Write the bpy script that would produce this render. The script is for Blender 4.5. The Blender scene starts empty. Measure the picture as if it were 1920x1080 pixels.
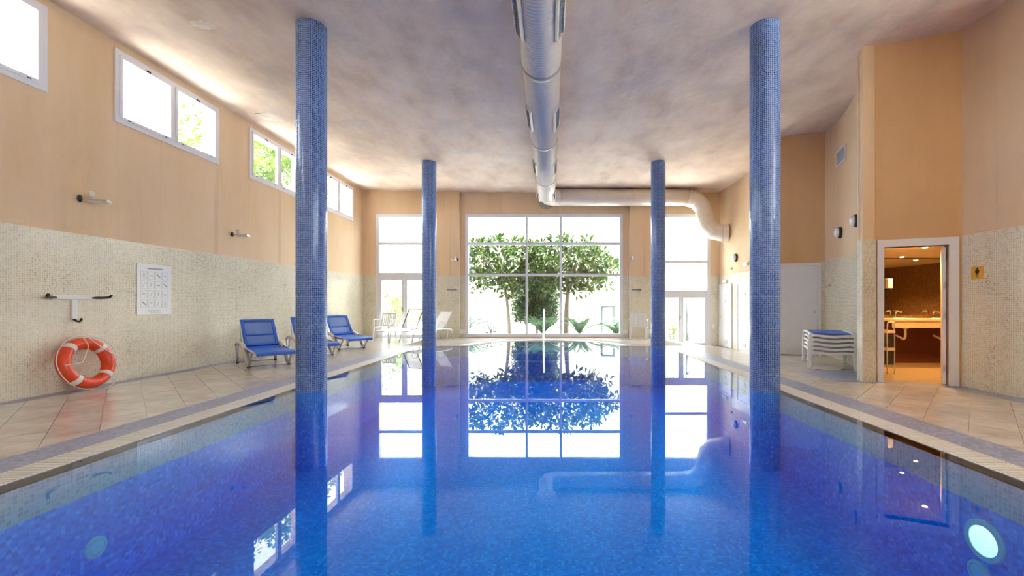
import bpy, bmesh, math, random
from mathutils import Vector, Matrix
R = math.radians
scene = bpy.context.scene
COL = scene.collection
rnd = random.Random(7)

# ------------------------------------------------------------------ camera
FPX = 800.0                      # focal length in pixels of the 1920x1080 frame
CAMZ = 1.2
cam_d = bpy.data.cameras.new('camera')
cam_d.sensor_width = 36.0
cam_d.lens = 36.0 * FPX / 1920.0
cam_d.shift_x = -72.0 / 1920.0
cam_d.shift_y = 30.0 / 1920.0
cam_d.clip_start = 0.05
cam_d.clip_end = 400
cam = bpy.data.objects.new('camera', cam_d)
cam.location = (0, 0, CAMZ)
cam.rotation_euler = (R(90), 0, 0)
COL.objects.link(cam)
scene.camera = cam

# ------------------------------------------------------------------ world, sun, exposure
world = bpy.data.worlds.new('sky')
scene.world = world
world.use_nodes = True
bg = world.node_tree.nodes['Background']
bg.inputs[0].default_value = (0.86, 0.93, 1.0, 1)
bg.inputs[1].default_value = 7.0
sun_d = bpy.data.lights.new('sun', 'SUN')
sun_d.energy = 26.0
sun_d.angle = R(1.0)
sun_d.color = (1.0, 0.97, 0.93)
sun = bpy.data.objects.new('sun', sun_d)
sun.location = (18, -5, 40)
sun.rotation_euler = Vector((-0.40, 0.10, -0.9)).to_track_quat('-Z', 'Y').to_euler()
COL.objects.link(sun)
scene.view_settings.view_transform = 'Standard'
scene.view_settings.look = 'None'
scene.view_settings.gamma = 1.0
scene.view_settings.use_curve_mapping = False
scene.view_settings.exposure = 1.05
scene.cycles.max_bounces = 14
scene.cycles.diffuse_bounces = 8
scene.cycles.glossy_bounces = 5
scene.cycles.transparent_max_bounces = 24
scene.cycles.caustics_reflective = False
scene.cycles.caustics_refractive = False
scene.cycles.sample_clamp_indirect = 12

# ------------------------------------------------------------------ materials
def new_mat(name):
    m = bpy.data.materials.new(name)
    m.use_nodes = True
    nt = m.node_tree
    return m, nt, nt.nodes['Principled BSDF']

def N(nt, typ, **kw):
    n = nt.nodes.new(typ)
    for k, v in kw.items():
        setattr(n, k, v)
    return n

def ramp(nt, stops):
    n = nt.nodes.new('ShaderNodeValToRGB')
    el = n.color_ramp.elements
    while len(el) < len(stops):
        el.new(0.5)
    for e, (p, c) in zip(el, stops):
        e.position = p
        e.color = (c[0], c[1], c[2], 1)
    return n

def plain(name, col, rough=0.5, metal=0.0, bump=0.0, bscale=60, var=0.06, spec=0.5):
    """one-colour material with a little grain of its own"""
    m, nt, b = new_mat(name)
    tc = N(nt, 'ShaderNodeTexCoord')
    nz = N(nt, 'ShaderNodeTexNoise')
    nz.inputs['Scale'].default_value = bscale * 0.3
    nz.inputs['Detail'].default_value = 3
    nt.links.new(tc.outputs['Object'], nz.inputs['Vector'])
    rp = ramp(nt, [(0.3, [c * (1 - var) for c in col]), (0.7, [min(1, c * (1 + var)) for c in col])])
    nt.links.new(nz.outputs['Fac'], rp.inputs[0])
    nt.links.new(rp.outputs[0], b.inputs['Base Color'])
    b.inputs['Roughness'].default_value = rough
    b.inputs['Metallic'].default_value = metal
    b.inputs['Specular IOR Level'].default_value = spec
    if bump:
        nb = N(nt, 'ShaderNodeTexNoise')
        nb.inputs['Scale'].default_value = bscale
        nt.links.new(tc.outputs['Object'], nb.inputs['Vector'])
        bp = N(nt, 'ShaderNodeBump')
        bp.inputs['Strength'].default_value = bump
        bp.inputs['Distance'].default_value = 0.01
        nt.links.new(nb.outputs['Fac'], bp.inputs['Height'])
        nt.links.new(bp.outputs[0], b.inputs['Normal'])
    return m

def mosaic(name, size, stops, grout, rough=0.2, tilt=0.06, grout_w=0.09, aspect=1.0, patch=0.0, sheet=None):
    """glass mosaic: every tessera its own colour and a slight tilt, pale grout between"""
    m, nt, b = new_mat(name)
    L = nt.links.new
    uv = N(nt, 'ShaderNodeUVMap')
    sc = N(nt, 'ShaderNodeVectorMath', operation='MULTIPLY')
    sc.inputs[1].default_value = (1 / (size * aspect), 1 / size, 0)
    L(uv.outputs[0], sc.inputs[0])
    fl = N(nt, 'ShaderNodeVectorMath', operation='FLOOR')
    L(sc.outputs[0], fl.inputs[0])
    fr = N(nt, 'ShaderNodeVectorMath', operation='FRACTION')
    L(sc.outputs[0], fr.inputs[0])
    wn = N(nt, 'ShaderNodeTexWhiteNoise', noise_dimensions='2D')
    L(fl.outputs[0], wn.inputs['Vector'])
    fac = wn.outputs['Value']
    if patch:
        nz = N(nt, 'ShaderNodeTexNoise')
        nz.inputs['Scale'].default_value = 1.7
        nz.inputs['Detail'].default_value = 4
        L(uv.outputs[0], nz.inputs['Vector'])
        mr = N(nt, 'ShaderNodeMapRange')
        mr.inputs[1].default_value = 0.3; mr.inputs[2].default_value = 0.7
        L(nz.outputs['Fac'], mr.inputs[0])
        mx = N(nt, 'ShaderNodeMix')
        mx.inputs[0].default_value = patch
        L(wn.outputs['Value'], mx.inputs[2]); L(mr.outputs[0], mx.inputs[3])
        fac = mx.outputs[0]
    rp = ramp(nt, stops)
    L(fac, rp.inputs[0])
    # grout mask: distance of the fraction from the tile centre
    sb = N(nt, 'ShaderNodeVectorMath', operation='SUBTRACT')
    sb.inputs[1].default_value = (0.5, 0.5, 0)
    L(fr.outputs[0], sb.inputs[0])
    ab = N(nt, 'ShaderNodeVectorMath', operation='ABSOLUTE')
    L(sb.outputs[0], ab.inputs[0])
    sx = N(nt, 'ShaderNodeSeparateXYZ')
    L(ab.outputs[0], sx.inputs[0])
    mxx = N(nt, 'ShaderNodeMath', operation='MAXIMUM')
    L(sx.outputs[0], mxx.inputs[0]); L(sx.outputs[1], mxx.inputs[1])
    gt = N(nt, 'ShaderNodeMath', operation='GREATER_THAN')
    gt.inputs[1].default_value = 0.5 - grout_w
    L(mxx.outputs[0], gt.inputs[0])
    mc = N(nt, 'ShaderNodeMix', data_type='RGBA')
    L(gt.outputs[0], mc.inputs[0]); L(rp.outputs[0], mc.inputs[6])
    mc.inputs[7].default_value = (*grout, 1)
    L(mc.outputs[2], b.inputs['Base Color'])
    ro = N(nt, 'ShaderNodeMapRange')
    ro.inputs[3].default_value = rough; ro.inputs[4].default_value = 0.7
    L(gt.outputs[0], ro.inputs[0]); L(ro.outputs[0], b.inputs['Roughness'])
    if tilt:
        ge = N(nt, 'ShaderNodeNewGeometry')
        s2 = N(nt, 'ShaderNodeVectorMath', operation='SUBTRACT')
        s2.inputs[1].default_value = (0.5, 0.5, 0.5)
        L(wn.outputs['Color'], s2.inputs[0])
        s3 = N(nt, 'ShaderNodeVectorMath', operation='SCALE')
        s3.inputs['Scale'].default_value = tilt
        L(s2.outputs[0], s3.inputs[0])
        ad = N(nt, 'ShaderNodeVectorMath', operation='ADD')
        L(ge.outputs['Normal'], ad.inputs[0]); L(s3.outputs[0], ad.inputs[1])
        nm = N(nt, 'ShaderNodeVectorMath', operation='NORMALIZE')
        L(ad.outputs[0], nm.inputs[0])
        L(nm.outputs[0], b.inputs['Normal'])
    return m

def plaster(name, cols, scale=(1, 1, 1), rough=0.85, bump=0.25, stain=None):
    m, nt, b = new_mat(name)
    L = nt.links.new
    tc = N(nt, 'ShaderNodeTexCoord')
    mp = N(nt, 'ShaderNodeMapping')
    mp.inputs['Scale'].default_value = scale
    L(tc.outputs['Object'], mp.inputs[0])
    n1 = N(nt, 'ShaderNodeTexNoise')
    n1.inputs['Scale'].default_value = 1.0
    n1.inputs['Detail'].default_value = 7
    n1.inputs['Roughness'].default_value = 0.62
    L(mp.outputs[0], n1.inputs['Vector'])
    rp = ramp(nt, cols)
    L(n1.outputs['Fac'], rp.inputs[0])
    out = rp.outputs[0]
    if stain:
        scl, thr, col, amt = stain
        mp2 = N(nt, 'ShaderNodeMapping')
        mp2.inputs['Scale'].default_value = scl
        L(tc.outputs['Object'], mp2.inputs[0])
        n2 = N(nt, 'ShaderNodeTexNoise')
        n2.inputs['Scale'].default_value = 1.0
        n2.inputs['Detail'].default_value = 5
        L(mp2.outputs[0], n2.inputs['Vector'])
        mr = N(nt, 'ShaderNodeMapRange')
        mr.inputs[1].default_value = thr; mr.inputs[2].default_value = thr + 0.14
        mr.inputs[3].default_value = 0; mr.inputs[4].default_value = amt
        L(n2.outputs['Fac'], mr.inputs[0])
        mx = N(nt, 'ShaderNodeMix', data_type='RGBA')
        L(mr.outputs[0], mx.inputs[0]); L(out, mx.inputs[6])
        mx.inputs[7].default_value = (*col, 1)
        out = mx.outputs[2]
    L(out, b.inputs['Base Color'])
    b.inputs['Roughness'].default_value = rough
    nb = N(nt, 'ShaderNodeTexNoise')
    nb.inputs['Scale'].default_value = 9
    nb.inputs['Detail'].default_value = 6
    L(tc.outputs['Object'], nb.inputs['Vector'])
    bp = N(nt, 'ShaderNodeBump')
    bp.inputs['Strength'].default_value = bump
    bp.inputs['Distance'].default_value = 0.02
    L(nb.outputs['Fac'], bp.inputs['Height'])
    L(bp.outputs[0], b.inputs['Normal'])
    return m

def glassy(name, tint, ior, rough, ripple=0.0):
    """thin clear sheet / still water: Fresnel reflection over tinted transmission"""
    m, nt, b = new_mat(name)
    L = nt.links.new
    nt.nodes.remove(b)
    out = nt.nodes['Material Output']
    # Schlick Fresnel, the same from either side of the sheet
    ge = N(nt, 'ShaderNodeNewGeometry')
    dt = N(nt, 'ShaderNodeVectorMath', operation='DOT_PRODUCT')
    L(ge.outputs['Incoming'], dt.inputs[0]); L(ge.outputs['Normal'], dt.inputs[1])
    ab = N(nt, 'ShaderNodeMath', operation='ABSOLUTE'); L(dt.outputs['Value'], ab.inputs[0])
    om = N(nt, 'ShaderNodeMath', operation='SUBTRACT'); om.inputs[0].default_value = 1.0; L(ab.outputs[0], om.inputs[1])
    pw = N(nt, 'ShaderNodeMath', operation='POWER'); pw.inputs[1].default_value = 5.0; L(om.outputs[0], pw.inputs[0])
    f0 = ((ior - 1) / (ior + 1)) ** 2
    fr = N(nt, 'ShaderNodeMath', operation='MULTIPLY_ADD'); fr.inputs[1].default_value = 1 - f0; fr.inputs[2].default_value = f0
    L(pw.outputs[0], fr.inputs[0])
    tr = N(nt, 'ShaderNodeBsdfTransparent')
    tr.inputs[0].default_value = (*tint, 1)
    gl = N(nt, 'ShaderNodeBsdfGlossy')
    gl.inputs['Roughness'].default_value = rough
    gl.inputs['Color'].default_value = (1, 1, 1, 1)
    mx = N(nt, 'ShaderNodeMixShader')
    L(fr.outputs[0], mx.inputs[0]); L(tr.outputs[0], mx.inputs[1]); L(gl.outputs[0], mx.inputs[2])
    L(mx.outputs[0], out.inputs['Surface'])
    if ripple:
        tc = N(nt, 'ShaderNodeTexCoord')
        nz = N(nt, 'ShaderNodeTexNoise')
        nz.inputs['Scale'].default_value = 2.2
        nz.inputs['Detail'].default_value = 3
        L(tc.outputs['Object'], nz.inputs['Vector'])
        bp = N(nt, 'ShaderNodeBump')
        bp.inputs['Strength'].default_value = ripple
        bp.inputs['Distance'].default_value = 0.02
        L(nz.outputs['Fac'], bp.inputs['Height'])
        L(bp.outputs[0], gl.inputs['Normal']); L(bp.outputs[0], dt.inputs[1])
    return m

def emit(name, col, strength):
    m, nt, b = new_mat(name)
    b.inputs['Base Color'].default_value = (*col, 1)
    b.inputs['Emission Color'].default_value = (*col, 1)
    b.inputs['Emission Strength'].default_value = strength
    return m

def leafy(name, c1, c2, trans=0.35):
    m, nt, b = new_mat(name)
    L = nt.links.new
    tc = N(nt, 'ShaderNodeTexCoord')
    nz = N(nt, 'ShaderNodeTexNoise')
    nz.inputs['Scale'].default_value = 5
    L(tc.outputs['Object'], nz.inputs['Vector'])
    rp = ramp(nt, [(0.35, c1), (0.65, c2)])
    L(nz.outputs['Fac'], rp.inputs[0])
    L(rp.outputs[0], b.inputs['Base Color'])
    b.inputs['Roughness'].default_value = 0.4
    tl = N(nt, 'ShaderNodeBsdfTranslucent')
    L(rp.outputs[0], tl.inputs[0])
    mx = N(nt, 'ShaderNodeMixShader')
    mx.inputs[0].default_value = trans
    L(b.outputs[0], mx.inputs[1]); L(tl.outputs[0], mx.inputs[2])
    L(mx.outputs[0], nt.nodes['Material Output'].inputs['Surface'])
    return m

def see_mesh(name, col, opacity, size=0.006):
    """woven sling cloth: threads with tiny open holes"""
    m, nt, b = new_mat(name)
    L = nt.links.new
    b.inputs['Base Color'].default_value = (*col, 1)
    b.inputs['Roughness'].default_value = 0.6
    tr = N(nt, 'ShaderNodeBsdfTransparent')
    mx = N(nt, 'ShaderNodeMixShader')
    mx.inputs[0].default_value = opacity
    L(tr.outputs[0], mx.inputs[1]); L(b.outputs[0], mx.inputs[2])
    L(mx.outputs[0], nt.nodes['Material Output'].inputs['Surface'])
    return m

M = {}
PEACH = [(0.25, (0.67, 0.47, 0.28)), (0.5, (0.76, 0.565, 0.36)), (0.75, (0.80, 0.62, 0.43))]
M['peach'] = plaster('peach_plaster', PEACH, scale=(0.9, 0.9, 0.22), stain=((3.0, 3.0, 0.10), 0.58, (0.58, 0.40, 0.25), 0.6))
M['ochre'] = plaster('ochre_plaster', [(0.25, (0.66, 0.41, 0.19)), (0.5, (0.73, 0.47, 0.24)), (0.75, (0.77, 0.52, 0.28))], scale=(0.9, 0.9, 0.3))
M['ceiling'] = plaster('ceiling_plaster', [(0.3, (0.60, 0.46, 0.36)), (0.45, (0.73, 0.58, 0.46)), (0.58, (0.80, 0.65, 0.52)), (0.75, (0.86, 0.74, 0.59))],
                       scale=(1.5, 0.9, 1), bump=0.5, stain=((0.7, 1.1, 1), 0.56, (0.56, 0.50, 0.46), 0.5))
M['dado'] = mosaic('beige_mosaic', 0.027, [(0.0, (0.38, 0.30, 0.18)), (0.2, (0.58, 0.52, 0.37)), (0.6, (0.69, 0.64, 0.49)), (1.0, (0.78, 0.74, 0.60))],
                   (0.80, 0.76, 0.64), rough=0.16, tilt=0.05, patch=0.35)
M['column'] = mosaic('blue_column_mosaic', 0.026, [(0.0, (0.008, 0.034, 0.16)), (0.3, (0.022, 0.085, 0.30)), (0.65, (0.06, 0.17, 0.43)), (1.0, (0.18, 0.33, 0.62))],
                     (0.40, 0.50, 0.74), rough=0.14, tilt=0.04, grout_w=0.085, patch=0.45)
M['pool'] = mosaic('pool_mosaic', 0.032, [(0.0, (0.006, 0.19, 0.66)), (0.4, (0.008, 0.27, 0.84)), (0.8, (0.014, 0.34, 0.92)), (1.0, (0.08, 0.50, 0.97))],
                   (0.03, 0.28, 0.86), rough=0.35, tilt=0.0, grout_w=0.06, aspect=1.0)
M['waterline'] = mosaic('waterline_mosaic', 0.032, [(0.0, (0.36, 0.36, 0.42)), (0.5, (0.48, 0.47, 0.52)), (1.0, (0.58, 0.56, 0.58))],
                        (0.58, 0.57, 0.60), rough=0.35, tilt=0.0)
M['band'] = mosaic('blue_grey_mosaic', 0.03, [(0.0, (0.16, 0.19, 0.34)), (0.5, (0.24, 0.28, 0.44)), (1.0, (0.34, 0.38, 0.54))],
                   (0.36, 0.38, 0.48), rough=0.3, tilt=0.03)
M['wc_wall'] = mosaic('brown_mosaic', 0.03, [(0.0, (0.16, 0.08, 0.03)), (0.5, (0.22, 0.12, 0.05)), (1.0, (0.30, 0.18, 0.08))], (0.25, 0.16, 0.08), rough=0.3, tilt=0.03)

def stone_tile():
    m, nt, b = new_mat('beige_stone_tile')
    L = nt.links.new
    tc = N(nt, 'ShaderNodeTexCoord')
    oi = N(nt, 'ShaderNodeObjectInfo')
    ad = N(nt, 'ShaderNodeVectorMath', operation='ADD')
    L(tc.outputs['Object'], ad.inputs[0]); L(oi.outputs['Random'], ad.inputs[1])
    nz = N(nt, 'ShaderNodeTexNoise')
    nz.inputs['Scale'].default_value = 6
    nz.inputs['Detail'].default_value = 6
    L(ad.outputs[0], nz.inputs['Vector'])
    rp = ramp(nt, [(0.3, (0.50, 0.45, 0.40)), (0.5, (0.58, 0.53, 0.48)), (0.7, (0.63, 0.59, 0.54))])
    L(nz.outputs['Fac'], rp.inputs[0])
    hv = N(nt, 'ShaderNodeHueSaturation')
    mr = N(nt, 'ShaderNodeMapRange')
    mr.inputs[3].default_value = 0.92; mr.inputs[4].default_value = 1.08
    L(oi.outputs['Random'], mr.inputs[0]); L(mr.outputs[0], hv.inputs['Value'])
    L(rp.outputs[0], hv.inputs['Color'])
    L(hv.outputs[0], b.inputs['Base Color'])
    b.inputs['Roughness'].default_value = 0.18
    return m
M['tile'] = stone_tile()
M['grout'] = plain('grout', (0.38, 0.32, 0.26), 0.9)
M['coping'] = plain('coping_stone', (0.72, 0.72, 0.72), 0.45, bump=0.1)
M['flake'] = plain('bare_plaster', (0.84, 0.76, 0.64), 0.9, bump=0.5, bscale=20, var=0.15)
M['grate'] = plain('white_grating_plastic', (0.74, 0.73, 0.70), 0.45)
M['channel'] = plain('gutter_channel', (0.25, 0.25, 0.25), 0.7)
M['white'] = plain('white_lacquer', (0.80, 0.80, 0.82), 0.35, var=0.02)
M['upvc'] = plain('white_window_frame', (0.74, 0.75, 0.80), 0.35, var=0.02)
M['plastic'] = plain('white_plastic', (0.80, 0.80, 0.80), 0.4, var=0.03)
M['chrome'] = plain('chrome', (0.75, 0.76, 0.78), 0.12, metal=1.0, var=0.02)
M['steel'] = plain('brushed_aluminium', (0.62, 0.63, 0.65), 0.32, metal=0.9, var=0.03)
M['dark'] = plain('dark_rubber', (0.03, 0.03, 0.035), 0.5)
M['grey'] = plain('grey_paint', (0.30, 0.32, 0.36), 0.5)
M['beigeframe'] = plain('beige_lounger_plastic', (0.66, 0.62, 0.54), 0.42)
M['bluecloth'] = plain('blue_sling_cloth', (0.024, 0.15, 0.70), 0.42, bump=0.2, bscale=300)
M['bluemesh'] = see_mesh('blue_sling_mesh', (0.045, 0.19, 0.68), 0.86)
M['whitemesh'] = see_mesh('white_sling_mesh', (0.72, 0.72, 0.70), 0.72)
M['duct'] = plain('painted_duct_metal', (0.76, 0.69, 0.60), 0.36, metal=0.12, var=0.04)
M['collar'] = plain('duct_collar', (0.42, 0.38, 0.35), 0.4, metal=0.3)
M['orange'] = plain('orange_buoy', (0.78, 0.075, 0.025), 0.35, var=0.06)
M['rope'] = plain('white_rope', (0.80, 0.77, 0.72), 0.8)
M['bandw'] = plain('white_band', (0.82, 0.80, 0.78), 0.5)
M['print'] = plain('grey_print', (0.30, 0.32, 0.36), 0.5)
M['printlight'] = plain('pale_print', (0.55, 0.58, 0.63), 0.5)
M['poster'] = plain('poster_board', (0.80, 0.83, 0.88), 0.12, var=0.02)
M['yellow'] = plain('yellow_sign', (0.70, 0.42, 0.06), 0.4)
M['black'] = plain('black_print', (0.01, 0.01, 0.01), 0.5)
M['opal'] = plain('opal_glass', (0.80, 0.80, 0.78), 0.25)
M['glass'] = glassy('window_glass', (0.97, 0.985, 0.98), 1.45, 0.0)
M['water'] = glassy('pool_water', (1.0, 1.0, 1.0), 1.33, 0.0, ripple=0.006)
_nt = M['water'].node_tree
_va = _nt.nodes.new('ShaderNodeVolumeAbsorption')
_va.inputs['Color'].default_value = (0.10, 0.84, 0.985, 1)
_va.inputs['Density'].default_value = 0.9
_nt.links.new(_va.outputs[0], _nt.nodes['Material Output'].inputs['Volume'])
M['mirror'] = plain('mirror', (0.85, 0.85, 0.85), 0.03, metal=1.0, var=0.0)
M['poollamp'] = emit('pool_lamp_lens', (1.0, 0.80, 0.70), 1.0)
M['lampglow'] = emit('warm_downlight_lens', (1.0, 0.72, 0.38), 14.0)
M['lens'] = plain('pale_blue_lens', (0.62, 0.74, 0.82), 0.3)
M['wood'] = plain('dark_red_wood', (0.11, 0.028, 0.016), 0.45, bump=0.1)
M['marble'] = plain('cream_counter', (0.72, 0.62, 0.46), 0.25)
M['wcwall'] = plain('warm_plaster', (0.66, 0.55, 0.38), 0.7)
M['wcfloor'] = plain('warm_floor_tile', (0.40, 0.31, 0.19), 0.3)
M['leaf'] = leafy('tree_leaf', (0.012, 0.034, 0.005), (0.055, 0.095, 0.012), 0.4)
M['leafdark'] = leafy('hedge_leaf', (0.008, 0.032, 0.007), (0.030, 0.075, 0.016), 0.3)
M['leafbright'] = leafy('sunlit_leaf', (0.06, 0.14, 0.012), (0.14, 0.25, 0.03), 0.5)  # lighter leaf copy, bright daylight put into the green
M['leafgrey'] = leafy('olive_leaf', (0.16, 0.19, 0.10), (0.30, 0.33, 0.19), 0.4)
M['frond'] = leafy('palm_frond', (0.010, 0.036, 0.012), (0.035, 0.09, 0.03), 0.3)
M['redleaf'] = leafy('red_leaf', (0.16, 0.05, 0.03), (0.30, 0.14, 0.08), 0.4)
M['bark'] = plain('bark', (0.20, 0.17, 0.13), 0.9, bump=0.6, bscale=30, var=0.2)
M['terrace'] = plain('pale_terrace', (0.64, 0.63, 0.61), 0.8, bump=0.2)
M['hill'] = plaster('dry_hillside', [(0.36, (0.055, 0.066, 0.022)), (0.47, (0.12, 0.115, 0.07)), (0.6, (0.20, 0.185, 0.15))], scale=(0.9, 0.5, 0.9), rough=0.95)

# ------------------------------------------------------------------ mesh builder
class MB:
    def __init__(self):
        self.v = []; self.f = []; self.uv = {}
    def add(self, verts, faces, uvs=None):
        o = len(self.v)
        self.v += [tuple(p) for p in verts]
        for i, fc in enumerate(faces):
            if uvs and uvs[i]:
                self.uv[len(self.f)] = uvs[i]
            self.f.append(tuple(o + k for k in fc))
        return self
    def box(self, x0, x1, y0, y1, z0, z1):
        v = [(x0, y0, z0), (x1, y0, z0), (x1, y1, z0), (x0, y1, z0), (x0, y0, z1), (x1, y0, z1), (x1, y1, z1), (x0, y1, z1)]
        return self.add(v, [(0, 3, 2, 1), (4, 5, 6, 7), (0, 1, 5, 4), (1, 2, 6, 5), (2, 3, 7, 6), (3, 0, 4, 7)])
    def bar(self, a, b, w, h, up=(0, 0, 1)):
        """box beam from a to b, w across, h along 'up'"""
        a = Vector(a); b = Vector(b); d = (b - a).normalized(); u = Vector(up)
        s = d.cross(u)
        if s.length < 1e-5:
            s = d.cross(Vector((1, 0, 0)))
        s.normalize(); u = s.cross(d).normalized()
        s *= w / 2; u *= h / 2
        v = [a - s - u, a + s - u, a + s + u, a - s + u, b - s - u, b + s - u, b + s + u, b - s + u]
        return self.add(v, [(0, 1, 2, 3), (7, 6, 5, 4), (0, 4, 5, 1), (1, 5, 6, 2), (2, 6, 7, 3), (3, 7, 4, 0)])
    def prism(self, poly, z0, z1):
        n = len(poly)
        v = [(p[0], p[1], z0) for p in poly] + [(p[0], p[1], z1) for p in poly]
        f = [tuple(range(n - 1, -1, -1)), tuple(range(n, 2 * n))]
        f += [(i, (i + 1) % n, n + (i + 1) % n, n + i) for i in range(n)]
        return self.add(v, f)
    def tube(self, pts, r, seg=10, closed=False, cap=True, flat=1.0):
        pts = [Vector(p) for p in pts]; n = len(pts)
        rr = r if isinstance(r, (list, tuple)) else [r] * n
        T = []
        for i in range(n):
            a = pts[(i - 1) % n] if (closed or i > 0) else pts[0]
            b = pts[(i + 1) % n] if (closed or i < n - 1) else pts[-1]
            T.append((b - a).normalized())
        ref = Vector((0, 0, 1)) if abs(T[0].z) < 0.9 else Vector((1, 0, 0))
        u = T[0].cross(ref).normalized()
        v = []
        for i in range(n):
            u = (u - T[i] * u.dot(T[i]))
            u.normalize()
            w = T[i].cross(u)
            for k in range(seg):
                a = 2 * math.pi * k / seg
                v.append(pts[i] + (u * math.cos(a) + w * math.sin(a) * flat) * rr[i])
        f = []
        for i in range(n if closed else n - 1):
            j = (i + 1) % n
            for k in range(seg):
                l = (k + 1) % seg
                f.append((i * seg + k, i * seg + l, j * seg + l, j * seg + k))
        if cap and not closed:
            f.append(tuple(range(seg - 1, -1, -1)))
            f.append(tuple((n - 1) * seg + k for k in range(seg)))
        return self.add(v, f)
    def lathe(self, prof, seg=24, axis='z', origin=(0, 0, 0)):
        """prof: list of (radius, height)"""
        v = []; n = len(prof); O = Vector(origin)
        for (r, h) in prof:
            for k in range(seg):
                a = 2 * math.pi * k / seg
                c, s = r * math.cos(a), r * math.sin(a)
                p = {'z': (c, s, h), 'x': (h, c, s), 'y': (s, h, c)}[axis]
                v.append(O + Vector(p))
        f = []
        for i in range(n - 1):
            for k in range(seg):
                l = (k + 1) % seg
                f.append((i * seg + k, i * seg + l, (i + 1) * seg + l, (i + 1) * seg + k))
        f.append(tuple(range(seg - 1, -1, -1)))
        f.append(tuple((n - 1) * seg + k for k in range(seg)))
        return self.add(v, f)
    def mesh(self, name, mat, smooth=False, bevel=0):
        me = bpy.data.meshes.new(name)
        me.from_pydata(self.v, [], self.f)
        me.update()
        uvl = me.uv_layers.new(name='UVMap')
        for p in me.polygons:
            ex = self.uv.get(p.index)
            n = p.normal
            for q, li in enumerate(p.loop_indices):
                if ex:
                    uvl.data[li].uv = ex[q]
                else:
                    co = me.vertices[me.loops[li].vertex_index].co
                    if abs(n.z) > 0.7:
                        uvl.data[li].uv = (co.x, co.y)
                    else:
                        t = Vector((-n.y, n.x, 0)).normalized()
                        uvl.data[li].uv = (co.x * t.x + co.y * t.y, co.z)
        if smooth:
            for p in me.polygons:
                p.use_smooth = len(p.vertices) <= 4
        me.materials.append(mat)
        return me
    def build(self, name, mat, parent=None, loc=None, smooth=False, fix=False, bevel=0, rot=None):
        me = self.mesh(name, mat, smooth)
        if fix:
            b = bmesh.new(); b.from_mesh(me); bmesh.ops.recalc_face_normals(b, faces=b.faces); b.to_mesh(me); b.free()
        o = bpy.data.objects.new(name, me)
        COL.objects.link(o)
        if parent:
            o.parent = parent
        if loc:
            o.location = loc
        if rot:
            o.rotation_euler = rot
        if bevel:
            md = o.modifiers.new('bevel', 'BEVEL'); md.width = bevel; md.segments = 2; md.limit_method = 'ANGLE'
        return o

def tag(o, label=None, cat=None, group=None, kind=None):
    if label: o['label'] = label
    if cat: o['category'] = cat
    if group: o['group'] = group
    if kind: o['kind'] = kind
    return o

def empty(name, loc=(0, 0, 0), rz=0.0):
    o = bpy.data.objects.new(name, None)
    o.empty_display_size = 0.1
    o.location = loc
    o.rotation_euler = (0, 0, rz)
    COL.objects.link(o)
    return o

def copy_tree(o, parent=None):
    c = o.copy()
    COL.objects.link(c)
    c.parent = parent
    for ch in list(o.children):
        copy_tree(ch, c)
    return c

def struct(o):
    o['kind'] = 'structure'
    return o

def arc(c, r, a0, a1, n, plane='xy'):
    out = []
    for i in range(n + 1):
        a = a0 + (a1 - a0) * i / n
        p, q = r * math.cos(a), r * math.sin(a)
        out.append({'xy': (c[0] + p, c[1] + q, c[2]), 'xz': (c[0] + p, c[1], c[2] + q), 'yz': (c[0], c[1] + p, c[2] + q)}[plane])
    return out

def smooth_path(pts, n=6):
    P = [Vector(p) for p in pts]
    out = []
    for i in range(len(P) - 1):
        p0 = P[max(0, i - 1)]; p1 = P[i]; p2 = P[i + 1]; p3 = P[min(len(P) - 1, i + 2)]
        for k in range(n):
            t = k / n
            out.append(0.5 * ((2 * p1) + (p2 - p0) * t + (2 * p0 - 5 * p1 + 4 * p2 - p3) * t * t + (3 * p1 - p0 - 3 * p2 + p3) * t ** 3))
    out.append(P[-1])
    return out

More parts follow.
